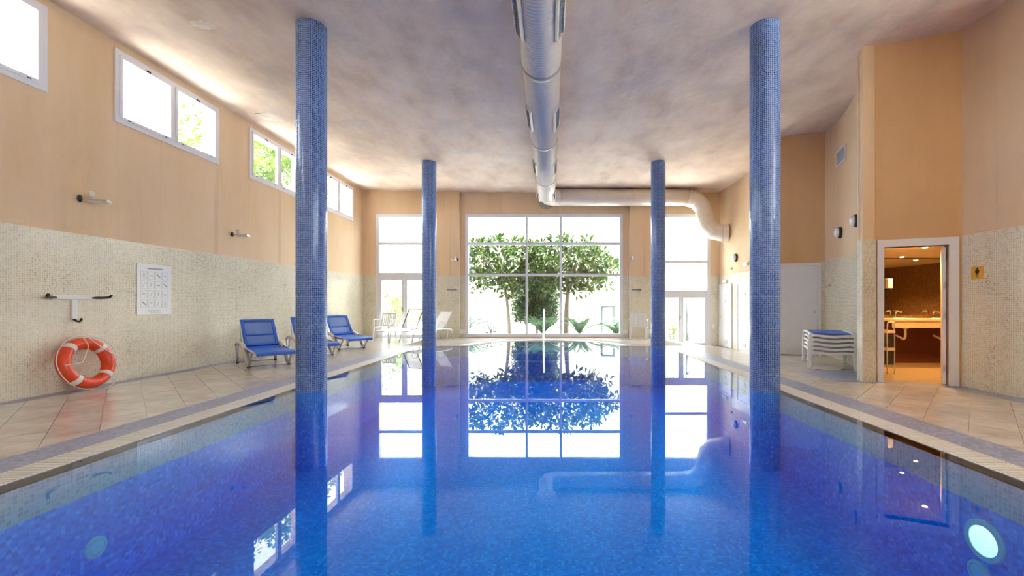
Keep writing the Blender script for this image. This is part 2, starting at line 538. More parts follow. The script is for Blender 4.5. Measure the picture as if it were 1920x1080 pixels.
def holed_wall(p0, p1, z0, z1, thick, holes, mb=None):
    """wall from p0 to p1 (plan points, inner face on the line), thickness to the LEFT of p0->p1; holes (u0,u1,v0,v1)"""
    mb = mb or MB()
    p0 = Vector((p0[0], p0[1], 0)); p1 = Vector((p1[0], p1[1], 0))
    d = (p1 - p0); Ln = d.length; d.normalize()
    n = Vector((-d.y, d.x, 0))
    us = sorted({0.0, Ln} | {h[0] for h in holes} | {h[1] for h in holes})
    vs = sorted({z0, z1} | {h[2] for h in holes} | {h[3] for h in holes})
    us = [u for u in us if -1e-6 <= u <= Ln + 1e-6]; vs = [v for v in vs if z0 - 1e-6 <= v <= z1 + 1e-6]
    nu, nv = len(us), len(vs)
    solid = {}
    for i in range(nu - 1):
        for j in range(nv - 1):
            cu, cv = (us[i] + us[i + 1]) / 2, (vs[j] + vs[j + 1]) / 2
            solid[i, j] = not any(h[0] < cu < h[1] and h[2] < cv < h[3] for h in holes)
    V = []
    for side in (0, 1):
        for j in range(nv):
            for i in range(nu):
                p = p0 + d * us[i] + n * (thick * side)
                V.append((p.x, p.y, vs[j]))
    I = lambda s, i, j: s * nu * nv + j * nu + i
    F = []
    for (i, j), sol in solid.items():
        if not sol:
            continue
        F.append((I(0, i, j), I(0, i + 1, j), I(0, i + 1, j + 1), I(0, i, j + 1)))
        F.append((I(1, i, j), I(1, i, j + 1), I(1, i + 1, j + 1), I(1, i + 1, j)))
        if not solid.get((i - 1, j)): F.append((I(0, i, j), I(0, i, j + 1), I(1, i, j + 1), I(1, i, j)))
        if not solid.get((i + 1, j)): F.append((I(0, i + 1, j), I(1, i + 1, j), I(1, i + 1, j + 1), I(0, i + 1, j + 1)))
        if not solid.get((i, j - 1)): F.append((I(0, i, j), I(1, i, j), I(1, i + 1, j), I(0, i + 1, j)))
        if not solid.get((i, j + 1)): F.append((I(0, i, j + 1), I(0, i + 1, j + 1), I(1, i + 1, j + 1), I(1, i, j + 1)))
    return mb.add(V, F)

# ------------------------------------------------------------------ dimensions
XL, XR, YB, YF = -6.68, 5.98, 15.2, -5.0          # inner faces: left wall, right wall, back wall, wall behind the camera
ZC = 5.17
DADO = 2.19
POOL_L, POOL_R, POOL_N, POOL_B = -3.63, 3.20, 0.6, 12.2
POOL_CX, POOL_RAD = -0.21, 2.12
WATER = -0.003
PBOT = -1.12
CURVE = [(4.83, 6.68), (5.20, 7.10), (5.56, 7.66), (5.90, 8.35), (6.24, 9.24), (6.33, 9.84)]
ENT0, ENT1 = (4.97, 6.60), (5.98, 6.20)

def floor_z(x, y):
    a = min(1, max(0, (x - 3.9) / 1.7)); b = min(1, max(0, (y - 10.2) / 3.6))
    b = b * b * (3 - 2 * b)
    return -0.29 * a * b

# ------------------------------------------------------------------ walls
WIN_L = [(6.557 + 2.93 * (k - 2), 6.557 + 2.93 * (k - 2) + 1.995) for k in range(-1, 5)]
WZ0, WZ1 = 4.03, 5.10
w = holed_wall((XL, YF), (XL, YB + 0.3), -0.4, 5.5, 0.3, [(a - YF, b - YF, WZ0, WZ1) for a, b in WIN_L])
wall_left = struct(w.build('wall_left', M['peach']))
MB().box(XL - 0.002, XL + 0.012, YF, YB, 0, DADO).build('tile_dado', M['dado'], wall_left)

BACKWIN = [(-6.16, -4.24, 0.0, 4.35), (-2.98, 2.53, 0.03, 4.35), (3.67, 5.64, -0.29, 4.35)]
w = holed_wall((-6.98, YB), (6.33, YB), -0.5, 5.5, 0.3, [(a + 6.98, b + 6.98, c, d) for a, b, c, d in BACKWIN])
wall_back = struct(w.build('wall_back', M['peach']))
for (x0, x1, zb) in ((XL, -6.16, 0), (-4.24, -3.70, 0), (-3.22, -2.98, 0), (2.53, 2.80, 0), (3.25, 3.67, 0), (5.64, 6.03, -0.3)):
    MB().box(x0, x1, YB - 0.012, YB + 0.002, zb, DADO).build('tile_dado', M['dado'], wall_back)
for (x0, x1) in ((-3.70, -3.22), (2.80, 3.25)):
    MB().box(x0, x1, YB - 0.16, YB + 0.01, 0, 5.3).build('pier', M['peach'], wall_back)
    MB().box(x0 - 0.008, x1 + 0.008, YB - 0.172, YB - 0.005, 0, DADO).build('tile_dado', M['dado'], wall_back)

WIN_ADDED = [(-4.5, -2.1), (-1.4, 1.0), (1.7, 4.1)]        # added unseen windows beside the camera, to daylight the near half
w = holed_wall((XR, 6.20), (XR, YF), -0.4, 5.5, 0.25, [(6.20 - b, 6.20 - a, 3.0, 5.05) for a, b in WIN_ADDED])
wall_right = struct(w.build('wall_right', M['peach']))
MB().box(XR - 0.012, XR + 0.002, YF, 6.19, 0, DADO).build('tile_dado', M['dado'], wall_right)

# angled wall with the changing-room doorway
ev = Vector((ENT1[0] - ENT0[0], ENT1[1] - ENT0[1], 0)); EL = ev.length; ed = ev.normalized(); en = Vector((-ed.y, ed.x, 0))
def EP(u, w_=0.0, z=0.0):
    p = Vector((ENT0[0], ENT0[1], 0)) + ed * u + en * w_
    return (p.x, p.y, z)
DU0, DU1, DZ = 0.141 * EL, 0.862 * EL, 2.07
w = holed_wall(ENT0, ENT1, -0.4, 5.5, 0.14, [(DU0, DU1, 0.0, DZ)])
wall_entrance = struct(w.build('wall_entrance', M['ochre']))

# pilaster and the curved wall behind it
wall_curved = empty('wall_curved'); struct(wall_curved)
cp = smooth_path([(x, y, 0) for x, y in CURVE], 5)
def wall_strip(mb, pts, z0, z1, off0, off1):
    n = len(pts); nor = []
    for i in range(n):
        d = (pts[min(n - 1, i + 1)] - pts[max(0, i - 1)]).normalized()
        nor.append(Vector((d.y, -d.x, 0)))           # to the right of travel = away from the hall
    s = [0]
    for i in range(1, n): s.append(s[-1] + (pts[i] - pts[i - 1]).length)
    for i in range(n - 1):
        a0 = pts[i] + nor[i] * off0; b0 = pts[i + 1] + nor[i + 1] * off0
        a1 = pts[i] + nor[i] * off1; b1 = pts[i + 1] + nor[i + 1] * off1
        V = [(a0.x, a0.y, z0), (b0.x, b0.y, z0), (b0.x, b0.y, z1), (a0.x, a0.y, z1), (a1.x, a1.y, z0), (b1.x, b1.y, z0), (b1.x, b1.y, z1), (a1.x, a1.y, z1)]
        U = [(s[i], z0), (s[i + 1], z0), (s[i + 1], z1), (s[i], z1)]
        mb.add(V, [(1, 0, 3, 2), (4, 5, 6, 7), (3, 7, 6, 2), (0, 1, 5, 4)], [[U[1], U[0], U[3], U[2]], U, None, None])
    return mb
wall_strip(MB(), cp, -0.4, 5.5, 0.0, 0.12).build('curved_plaster', M['peach'], wall_curved, smooth=False)
wall_strip(MB(), cp, 0.0, DADO, -0.012, 0.0).build('tile_dado', M['dado'], wall_curved)
pilaster = struct(MB().prism([(4.80, 6.56), (4.985, 6.56), (5.0, 6.74), (4.86, 6.76)], -0.4, 5.5).build('pilaster', M['peach']))
MB().prism([(4.79, 6.55), (4.995, 6.55), (5.01, 6.70), (4.83, 6.72)], 0, DADO).build('tile_dado', M['dado'], pilaster)

# wall with the white service door, its return and the rear right wall
SV0, SV1 = (5.25, 10.22), (6.33, 9.84)
w = holed_wall(SV0, SV1, -0.4, 5.5, 0.12, [])
wall_service = struct(w.build('wall_service', M['ochre']))
sd = Vector((SV1[0] - SV0[0], SV1[1] - SV0[1], 0)); SL = sd.length; sd.normalize(); sn = Vector((-sd.y, sd.x, 0))
def SP(u, w_=0.0, z=0.0):
    p = Vector((SV0[0], SV0[1], 0)) + sd * u + sn * w_
    return (p.x, p.y, z)
b_ = MB()
q0, q1, q2, q3 = SP(0.93 * SL, -0.012), SP(SL, -0.012), SP(SL, 0.0), SP(0.93 * SL, 0.0)
b_.prism([q0, q1, q2, q3], 0, DADO).build('tile_dado', M['dado'], wall_service)
w = holed_wall((6.03, 11.6), SV0, -0.6, 5.5, 0.12, [])
wall_return = struct(w.build('wall_return', M['peach']))
w = holed_wall((6.03, YB + 0.3), (6.03, 11.55), -0.6, 5.5, 0.25, [])
wall_right_rear = struct(w.build('wall_right_rear', M['peach']))
MB().box(6.018, 6.032, 11.7, YB, -0.29, DADO).build('tile_dado', M['dado'], wall_right_rear)

# wall behind the camera
w = holed_wall((6.23, YF), (-6.98, YF), -0.4, 5.5, 0.3, [])
wall_front = struct(w.build('wall_front', M['peach']))

# ceiling slab (rises a little towards the left wall)
c = MB()
prof = [(-7.0, 5.25), (-6.68, 5.245), (-3.3, 5.17), (7.4, 5.17)]  # right end runs on as an added eave, keeping sun off the added windows
for (xa, za), (xb, zb) in zip(prof, prof[1:]):
    c.add([(xa, YF - 0.3, za), (xb, YF - 0.3, zb), (xb, YB + 0.3, zb), (xa, YB + 0.3, za)], [(3, 2, 1, 0)])
c.add([(-7.0, YF - 0.3, 5.5), (7.4, YF - 0.3, 5.5), (7.4, YB + 0.3, 5.5), (-7.0, YB + 0.3, 5.5)], [(0, 1, 2, 3)])
c.add([(-7.0, YF - .3, 5.25), (-7.0, YB + .3, 5.25), (-7.0, YB + .3, 5.5), (-7.0, YF - .3, 5.5)], [(0, 1, 2, 3)])
c.add([(-7.0, YB + .3, 5.25), (7.4, YB + .3, 5.17), (7.4, YB + .3, 5.5), (-7.0, YB + .3, 5.5)], [(0, 1, 2, 3)])
c.add([(-7.0, YF - .3, 5.25), (7.4, YF - .3, 5.17), (7.4, YF - .3, 5.5), (-7.0, YF - .3, 5.5)], [(3, 2, 1, 0)])
ceiling = struct(c.build('ceiling', M['ceiling']))
# flaking plaster patches
for (x, y, sx, sy) in ((-4.96, 6.13, 0.24, 0.12), (-6.05, 9.2, 0.30, 0.24)):
    f_ = MB(); ring = []
    for k in range(26):
        a = 2 * math.pi * k / 26
        q = rnd.uniform(0.62, 1.1)
        ring.append((x + sx * q * math.cos(a), y + sy * q * math.sin(a)))
    zc_ = 5.17 + (5.245 - 5.17) * max(0, (-3.3 - x)) / 3.38
    f_.prism(ring, zc_ - 0.006, zc_ + 0.0)
    f_.build('flaking_patch', M['flake'], ceiling)

# ------------------------------------------------------------------ floor
fl = MB()
def quadstrip(x0, x1, y0, y1, nx=1, ny=1, dz=-0.004):
    V = []; F = []
    for j in range(ny + 1):
        for i in range(nx + 1):
            x = x0 + (x1 - x0) * i / nx; y = y0 + (y1 - y0) * j / ny
            V.append((x, y, floor_z(x, y) + dz))
    for j in range(ny):
        for i in range(nx):
            a = j * (nx + 1) + i
            F.append((a, a + 1, a + nx + 2, a + nx + 1))
    fl.add(V, F)
GW = 0.26
quadstrip(-6.98, POOL_L - GW, YF - 0.3, YB + 0.3)
quadstrip(POOL_R + GW, 6.4, YF - 0.3, YB + 0.3, 14, 60)
quadstrip(POOL_L - GW, POOL_R + GW, YF - 0.3, POOL_N)
NA = 28
arcpts = [(POOL_CX - POOL_RAD * math.cos(math.pi * k / NA), POOL_B + POOL_RAD * math.sin(math.pi * k / NA) * 0.86) for k in range(NA + 1)]
edge = [(POOL_L - GW, POOL_B)] + arcpts + [(POOL_R + GW, POOL_B)]
for (xa, ya), (xb, yb) in zip(edge, edge[1:]):
    fl.add([(xa, ya, 0), (xb, yb, 0), (xb, YB + 0.3, 0), (xa, YB + 0.3, 0)], [(0, 1, 2, 3)])
floor = struct(fl.build('floor', M['grout']))

def pave(name, x0, x1, y0, y1, mat, h=0.006, nx=1, ny=1):
    V = []; F = []
    for zoff in (h,):
        for j in range(ny + 1):
            for i in range(nx + 1):
                x = x0 + (x1 - x0) * i / nx; y = y0 + (y1 - y0) * j / ny
                V.append((x, y, floor_z(x, y) + zoff))
    for j in range(ny):
        for i in range(nx):
            a = j * (nx + 1) + i
            F.append((a, a + 1, a + nx + 2, a + nx + 1))
    return MB().add(V, F).build(name, mat, floor)
pave('mosaic_band', -4.24, POOL_L - GW, YF, POOL_B, M['band'], 0.003)
pave('mosaic_band', POOL_R + GW, 3.82, YF, POOL_B, M['band'], 0.003)
pave('mosaic_band', XL, -6.46, YF, YB, M['band'], 0.003)
pave('mosaic_band', 5.70, XR, YF, 6.18, M['band'], 0.003)
MB().prism([EP(-0.2, -0.15), EP(EL - 0.12, -0.15), EP(EL, 0.0), EP(EL, 0.14), EP(0, 0.14), EP(-0.2, 0)], -0.003, 0.003).build('mosaic_band', M['band'], floor)
MB().prism([(4.42, 6.60), (4.80, 6.60), (4.84, 6.70), (5.4, 7.46), (5.55, 7.7), (5.20, 7.7), (4.42, 7.7)], -0.003, 0.0035).build('mosaic_foot_patch', M['band'], floor)
# pale stone rim around the rounded far end
rim = MB()
r2 = [(POOL_CX - (POOL_RAD + 0.30) * math.cos(math.pi * k / NA), POOL_B + (POOL_RAD + 0.30) * math.sin(math.pi * k / NA) * 0.90) for k in range(NA + 1)]
for k in range(NA):
    a, b, c_, d = arcpts[k], arcpts[k + 1], r2[k + 1], r2[k]
    rim.add([(*a, 0.006), (*b, 0.006), (*c_, 0.006), (*d, 0.006), (*a, -0.06), (*b, -0.06)], [(0, 1, 2, 3), (4, 5, 1, 0)])
rim.build('stone_rim', M['coping'], floor)

# deck tiles, laid on the diagonal, every near one its own slab
PITCH = 0.34
def clip(poly, a, b, c_):
    """keep a*x+b*y<=c"""
    out = []
    for i in range(len(poly)):
        p, q = poly[i], poly[(i + 1) % len(poly)]
        dp, dq = a * p[0] + b * p[1] - c_, a * q[0] + b * q[1] - c_
        if dp <= 0: out.append(p)
        if dp * dq < 0:
            t = dp / (dp - dq)
            out.append((p[0] + (q[0] - p[0]) * t, p[1] + (q[1] - p[1]) * t))
    return out
def area(poly):
    return abs(sum(poly[i][0] * poly[(i + 1) % len(poly)][1] - poly[(i + 1) % len(poly)][0] * poly[i][1] for i in range(len(poly)))) / 2
def halfplane(p, q):
    """line p->q, keep the left side"""
    d = (q[0] - p[0], q[1] - p[1])
    return (d[1], -d[0], d[1] * p[0] - d[0] * p[1])
left_lines = [(1, 0, -4.24), (-1, 0, 6.46), (0, 1, YB), (0, -1, 4.9)]
mid_lines = [(1, 0, 3.46), (-1, 0, 4.24), (0, 1, YB)]
curve_lines = [halfplane(CURVE[i], CURVE[i + 1]) for i in range(len(CURVE) - 1)]
def right_lines(cx, cy):
    L_ = [(-1, 0, -3.82), (0, 1, YB), (0, -1, 4.9), (1, 0, 6.4)]
    if cy < 6.62:
        L_ += [(1, 0, 5.70)]
        if cx > 4.6: L_ += [halfplane(EP(EL, -0.15), EP(0, -0.15))]
    elif cy < 9.9:
        L_ += curve_lines
        if cy < 7.7: L_ += [(1, 0, 4.42)]
    elif cy < 11.6: L_ += [halfplane(SV0, (6.03, 11.6))] if cy > 10.25 else [(1, 0, 5.3)]
    else: L_ += [(1, 0, 6.02)]
    return L_
shared = None
far = MB()
g = 0.004
ntile = 0
k0 = PITCH * math.sqrt(2)
for i in range(-60, 90):
    for j in range(-60, 90):
        # diagonal lattice: s = (x+y), t = (y-x)
        s0 = 0.25 + i * k0; t0 = 0.08 + j * k0
        cx, cy = (s0 - t0) / 2, (s0 + t0) / 2 + k0 / 2
        if not (-6.9 < cx < 6.6 and -5.2 < cy < 15.4):
            continue
        h = (PITCH - g) / math.sqrt(2)
        sq = [(cx, cy - h), (cx + h, cy), (cx, cy + h), (cx - h, cy)]
        if cx < -3.7: lines = left_lines
        elif cx > 3.4: lines = right_lines(cx, cy)
        elif cy > 12.4:
            # outside of the rim
            if (cx - POOL_CX) ** 2 + ((cy - POOL_B) / 0.9) ** 2 < (POOL_RAD + 0.5) ** 2: continue
            lines = mid_lines + [(0, -1, -12.55)]
        else: continue
        poly = sq
        for ln in lines:
            poly = clip(poly, *ln)
            if len(poly) < 3: break
        if len(poly) < 3 or area(poly) < 0.003: continue
        near = 2.6 < cy < 8.6 and (cx < -3.7 or cx > 3.4) and ntile < 298
        zt = 0.003 + rnd.uniform(-0.0006, 0.0006)
        if near:
            full = area(poly) > 0.999 * area(sq)
            tz = 0.0 if cy < 10 else floor_z(cx, cy)
            if full:
                if shared is None:
                    shared = MB().prism([(0, -h), (h, 0), (0, h), (-h, 0)], -0.01, 0.003).mesh('tile', M['tile'])
                o = bpy.data.objects.new('tile', shared)
                COL.objects.link(o); o.parent = floor
                o.location = (cx, cy, tz + rnd.uniform(-0.0006, 0.0006))
            else:
                MB().prism([(p[0] - cx, p[1] - cy) for p in poly], -0.01, 0.003).build('tile', M['tile'], floor, loc=(cx, cy, tz))
            ntile += 1
        else:
            n = len(poly)
            far.add([(p[0], p[1], floor_z(*p) + zt) for p in poly], [tuple(range(n))])
tag(far.build('distant_tiles', M['tile'], floor), kind='stuff')

# ------------------------------------------------------------------ pool
pool = struct(empty('pool_basin'))
out = [(POOL_L, POOL_N), (POOL_R, POOL_N), (POOL_R, POOL_B)] + [(x, y) for x, y in reversed(arcpts)] + [(POOL_L, POOL_B)]
pb = MB(); pb.add([(x, y, PBOT) for x, y in out], [tuple(range(len(out)))]); pb.build('pool_bottom', M['pool'], pool)
def pool_wall(z0, z1, name, mat):
    mb = MB(); n = len(out); s = 0
    for i in range(n):
        a, b = out[i], out[(i + 1) % n]
        l = math.hypot(b[0] - a[0], b[1] - a[1])
        mb.add([(*a, z0), (*b, z0), (*b, z1), (*a, z1)], [(1, 0, 3, 2)], [[(s + l, z0), (s, z0), (s, z1), (s + l, z1)]])
        s += l
    return mb.build(name, mat, pool)
pool_wall(PBOT, -0.30, 'pool_side', M['pool'])
pool_wall(-0.30, -0.004, 'waterline_band', M['waterline'])
# rounded entry steps at the far end
for k, (rad, zt) in enumerate(((1.75, -0.18), (1.40, -0.38), (1.05, -0.58))):
    pts = [(POOL_CX - (POOL_RAD) * math.cos(math.pi * q / NA), POOL_B + POOL_RAD * math.sin(math.pi * q / NA) * 0.86) for q in range(NA + 1)]
    yk = POOL_B + 1.5 - k * 0.34
    poly = [p for p in pts if p[1] > yk]
    if len(poly) > 2:
        MB().prism(list(reversed(poly)), PBOT + 0.002, zt).build('pool_step', M['pool'], pool)
wt = MB()
_cx, _cy = (POOL_L + POOL_R) / 2, 7.0
_o2 = [(x + 0.01 * (1 if x > _cx else -1), y + 0.01 * (1 if y > _cy else -1)) for x, y in out]     # the body of water just meets the basin
wt.prism(_o2, PBOT - 0.01, WATER)
water = tag(wt.build('pool_water', M['water']), 'still clear blue swimming pool water filling the long pool', 'water')

for side, (xe, sg) in enumerate(((POOL_L, -1), (POOL_R, 1))):
    root = empty('overflow_grating', (xe, 0, 0))
    tag(root, ['white slatted overflow grating along the pool edge beneath the blue loungers', 'white slatted overflow grating along the pool edge on the changing room side'][side], 'grating', 'pool overflow gratings')
    a, b = sorted((0.0, sg * GW))
    MB().box(a, b, POOL_N, POOL_B, -0.06, -0.045).build('gutter_channel', M['channel'], root)
    rails = MB()
    MB().box(a, a + 0.012, POOL_N, POOL_B, -0.05, 0.002).build('side_rail', M['grate'], root)
    MB().box(b - 0.012, b, POOL_N, POOL_B, -0.05, 0.002).build('side_rail', M['grate'], root)
    sl = MB(); y = POOL_N + 0.02
    while y < POOL_B - 0.02:
        sl.box(a + 0.012, b - 0.012, y, y + 0.02, -0.02, 0.003); y += 0.031
    tag(sl.build('slats', M['grate'], root), kind='stuff')

# underwater lamps and inlets on the pool sides
def wall_disc(name, x, y, z, sg, r, lens, label, cat, lit):
    root = tag(empty(name, (x, y, z)), label, cat)
    p = MB().lathe([(r, 0), (r, 0.012), (r * 0.93, 0.02), (r * 0.72, 0.02), (r * 0.70, 0.012)], 32, 'x')
    o = p.build('bezel', M['lens'], root, smooth=False); o.scale = (-sg, 1, 1)
    q = MB().lathe([(r * 0.69, 0.0), (r * 0.69, 0.016), (r * 0.5, 0.024), (0.01, 0.028)], 32, 'x')
    o = q.build('lens', lens, root, smooth=True); o.scale = (-sg, 1, 1)
    return root
wall_disc('pool_light', POOL_R, 3.14, -0.545, 1, 0.15, M['poollamp'], 'round underwater pool lamp glowing white', 'pool light', True)
wall_disc('pool_inlet', POOL_R, 3.18, -0.80, 1, 0.085, M['lens'], 'small round pale blue water inlet below the glowing pool lamp', 'inlet', False)
wall_disc('pool_light', POOL_L, 3.40, -0.74, -1, 0.085, M['lens'], 'small unlit round fitting on the pool side below the lifebuoy wall', 'pool light', False)

# stainless handrail down the far steps
hr = tag(empty('pool_handrail', (POOL_CX, 13.3, 0)), 'slim polished handrail rising from the rounded pool steps', 'handrail')
path = smooth_path([(0, 0.95, 0.0), (0, 0.95, 0.80), (0, 0.86, 0.98), (0, 0.68, 1.02), (0, 0.50, 0.92), (0, -0.45, 0.10), (0, -0.62, -0.25), (0, -0.62, -0.75)], 5)
MB().tube(path, 0.021, 12).build('rail', M['chrome'], hr, smooth=True)
MB().lathe([(0.05, 0.004), (0.05, 0.014), (0.025, 0.03)], 20, 'z', (0, 0.95, 0)).build('floor_flange', M['chrome'], hr)
MB().tube([(0, 0.0, 0.50), (0, 0.02, -0.4)], 0.018, 10).build('post', M['chrome'], hr, smooth=True)

# ------------------------------------------------------------------ columns
COLS = [(-3.42, 6.11, 'tall blue mosaic column nearest the loungers, at the near left pool edge'),
        (3.07, 6.11, 'tall blue mosaic column at the near right pool edge by the stacked loungers'),
        (-3.40, 11.96, 'blue mosaic column at the far left pool corner by the white mesh loungers'),
        (3.02, 11.96, 'blue mosaic column at the far right pool corner beside the white chair')]
def column_mesh(r, z0, z1, seg=48):
    mb = MB()
    for k in range(seg):
        a0, a1 = 2 * math.pi * k / seg, 2 * math.pi * (k + 1) / seg
        u0, u1 = a0 * r, a1 * r
        mb.add([(r * math.cos(a0), r * math.sin(a0), z0), (r * math.cos(a1), r * math.sin(a1), z0), (r * math.cos(a1), r * math.sin(a1), z1), (r * math.cos(a0), r * math.sin(a0), z1)],
               [(0, 1, 2, 3)], [[(u0, z0), (u1, z0), (u1, z1), (u0, z1)]])
    me = mb.mesh('column_shaft', M['column'], smooth=True)
    b = bmesh.new(); b.from_mesh(me); bmesh.ops.remove_doubles(b, verts=b.verts, dist=1e-4); b.to_mesh(me); b.free()
    return me
cm = column_mesh(0.2, -0.03, 5.17)
cs = column_mesh(0.2, PBOT, -0.03); cs.materials[0] = M['pool']
for x, y, lab in COLS:
    o = bpy.data.objects.new('mosaic_column', cm); COL.objects.link(o)
    o.location = (x, y, 0)
    tag(o, lab, 'column', 'blue mosaic columns')
    u = bpy.data.objects.new('submerged_shaft', cs); COL.objects.link(u); u.parent = o

# ------------------------------------------------------------------ windows
win_n = 0
def pane_box(root, a, b, z0, z1, T):
    """glass sheet in local plane; T maps (u, depth, z) to coordinates"""
    P = [T(a, -0.004, z0), T(b, -0.004, z0), T(b, 0.004, z0), T(a, 0.004, z0), T(a, -0.004, z1), T(b, -0.004, z1), T(b, 0.004, z1), T(a, 0.004, z1)]
    return MB().add(P, [(0, 3, 2, 1), (4, 5, 6, 7), (0, 1, 5, 4), (1, 2, 6, 5), (2, 3, 7, 6), (3, 0, 4, 7)]).build('pane', M['glass'], root, fix=True)
def tb(mb, a, b, d0, d1, z0, z1, T):
    P = [T(a, d0, z0), T(b, d0, z0), T(b, d1, z0), T(a, d1, z0), T(a, d0, z1), T(b, d0, z1), T(b, d1, z1), T(a, d1, z1)]
    return mb.add(P, [(0, 3, 2, 1), (4, 5, 6, 7), (0, 1, 5, 4), (1, 2, 6, 5), (2, 3, 7, 6), (3, 0, 4, 7)])
def ring(mb, a, b, z0, z1, w_, d0, d1, T):
    """rectangular frame as one connected ring"""
    V = []
    for d in (d0, d1):
        for (u, z) in ((a, z0), (b, z0), (b, z1), (a, z1), (a + w_, z0 + w_), (b - w_, z0 + w_), (b - w_, z1 - w_), (a + w_, z1 - w_)):
            V.append(T(u, d, z))
    F = []
    for k in range(4):
        l = (k + 1) % 4
        F += [(k, l, 4 + l, 4 + k), (8 + l, 8 + k, 12 + k, 12 + l), (k, 8 + k, 8 + l, l), (4 + k, 4 + l, 12 + l, 12 + k)]
    return mb.add(V, F)

# high windows along the left wall: two sashes each
for wi, (y0, y1) in enumerate(WIN_L):
    win_n += 1
    root = struct(empty('window_%d' % win_n, (XL, y0, WZ0)))
    H = WZ1 - WZ0; W_ = y1 - y0
    T = lambda u, d, z: (-d, u, z)
    ring(MB(), -0.03, W_ + 0.03, -0.03, H + 0.03, 0.07, -0.02, 0.06, T).build('frame', M['upvc'], root, fix=True)
    tb(MB(), W_ / 2 - 0.03, W_ / 2 + 0.03, -0.018, 0.058, 0.04, H - 0.04, T).build('mullion', M['upvc'], root, fix=True)
    for k in range(2):
        a = 0.04 + k * (W_ / 2 - 0.01); b = W_ / 2 - 0.03 + k * (W_ / 2 - 0.01)
        opened = (wi == 4 and k == 0)
        sroot = ring(MB(), 0, b - a, 0.0, H - 0.08, 0.045, -0.03, 0.02, T).build('sash', M['upvc'], root, loc=(0, a, 0.04), fix=True)
        pane_box(sroot, 0.045, b - a - 0.045, 0.045, H - 0.08 - 0.045, T)
        MB().box(0.03, 0.045, (b - a) / 2 - 0.03, (b - a) / 2 + 0.03, H - 0.12, H - 0.09).build('latch', M['dark'], sroot)
        for q in (0.12, b - a - 0.16):
            MB().box(0.029, 0.036, q, q + 0.04, 0.008, 0.02).build('drain_cap', M['dark'], sroot)

# tall windows of the far wall
def tall_window(x0, x1, z0, z1, vs, hs, door, thick_bar=None):
    global win_n
    win_n += 1
    root = struct(empty('window_%d' % win_n, (x0, YB, z0)))
    W_ = x1 - x0; H = z1 - z0
    T = lambda u, d, z: (u, d, z)
    ring(MB(), -0.05, W_ + 0.05, 0.0, H + 0.05, 0.11, -0.02, 0.10, T).build('frame', M['upvc'], root, fix=True)
    hh = [0.06] + [h - z0 for h in hs] + [H - 0.06]
    vv = [0.06] + [v - x0 for v in vs] + [W_ - 0.06]
    for q, h in enumerate(hs):
        t = 0.045 if not (door and q == 0) else 0.09
        tb(MB(), 0.05, W_ - 0.05, -0.01, 0.08, h - z0 - t, h - z0 + t, T).build('transom', M['upvc'], root, fix=True)
    for v in vs:
        tb(MB(), v - x0 - 0.04, v - x0 + 0.04, -0.013, 0.083, 0.05, H - 0.05, T).build('mullion', M['upvc'], root, fix=True)
    for r in range(len(hh) - 1):
        if door and r == 0:
            mid = W_ / 2
            top = hh[1] - 0.09
            for k, (a, b) in enumerate(((0.06, mid - 0.005), (mid + 0.005, W_ - 0.06))):
                leaf = ring(MB(), a, b, 0.02, top, 0.085, 0.0, 0.06, T).build('door_leaf', M['upvc'], root, fix=True)
                pane_box(leaf, a + 0.085, b - 0.085, 0.105, top - 0.085, lambda u, d, z: (u, d + 0.03, z))
                if k == 0:
                    MB().tube([(mid - 0.045, -0.0, 0.95), (mid - 0.045, -0.05, 0.95), (mid - 0.045, -0.05, 1.08)], 0.011, 8).build('handle', M['dark'], leaf)
            continue
        for q in range(len(vv) - 1):
            pane_box(root, vv[q], vv[q + 1], hh[r], hh[r + 1], lambda u, d, z: (u, d + 0.035, z))
    return root
tall_window(*BACKWIN[0], [], [2.22, 3.35], True)
tall_window(*BACKWIN[1], [-0.845, 0.37], [2.24, 3.35], False)
tall_window(*BACKWIN[2], [], [1.60, 2.70], True)
for (a, b) in WIN_ADDED:  # frames and glass of the added daylight windows
    win_n += 1
    root = struct(empty('window_%d' % win_n, (XR, a, 3.0)))
    T = lambda u, d, z: (d, u, z)
    ring(MB(), -0.04, b - a + 0.04, -0.04, 2.09, 0.1, -0.02, 0.1, T).build('frame', M['upvc'], root, fix=True)
    tb(MB(), (b - a) / 2 - 0.04, (b - a) / 2 + 0.04, 0.0, 0.08, 0.05, 2.0, T).build('mullion', M['upvc'], root, fix=True)
    for k in range(2):
        pane_box(root, 0.06 + k * (b - a) / 2, (b - a) / 2 - 0.04 + k * (b - a) / 2, 0.06, 1.99, lambda u, d, z: (d + 0.035, u, z))

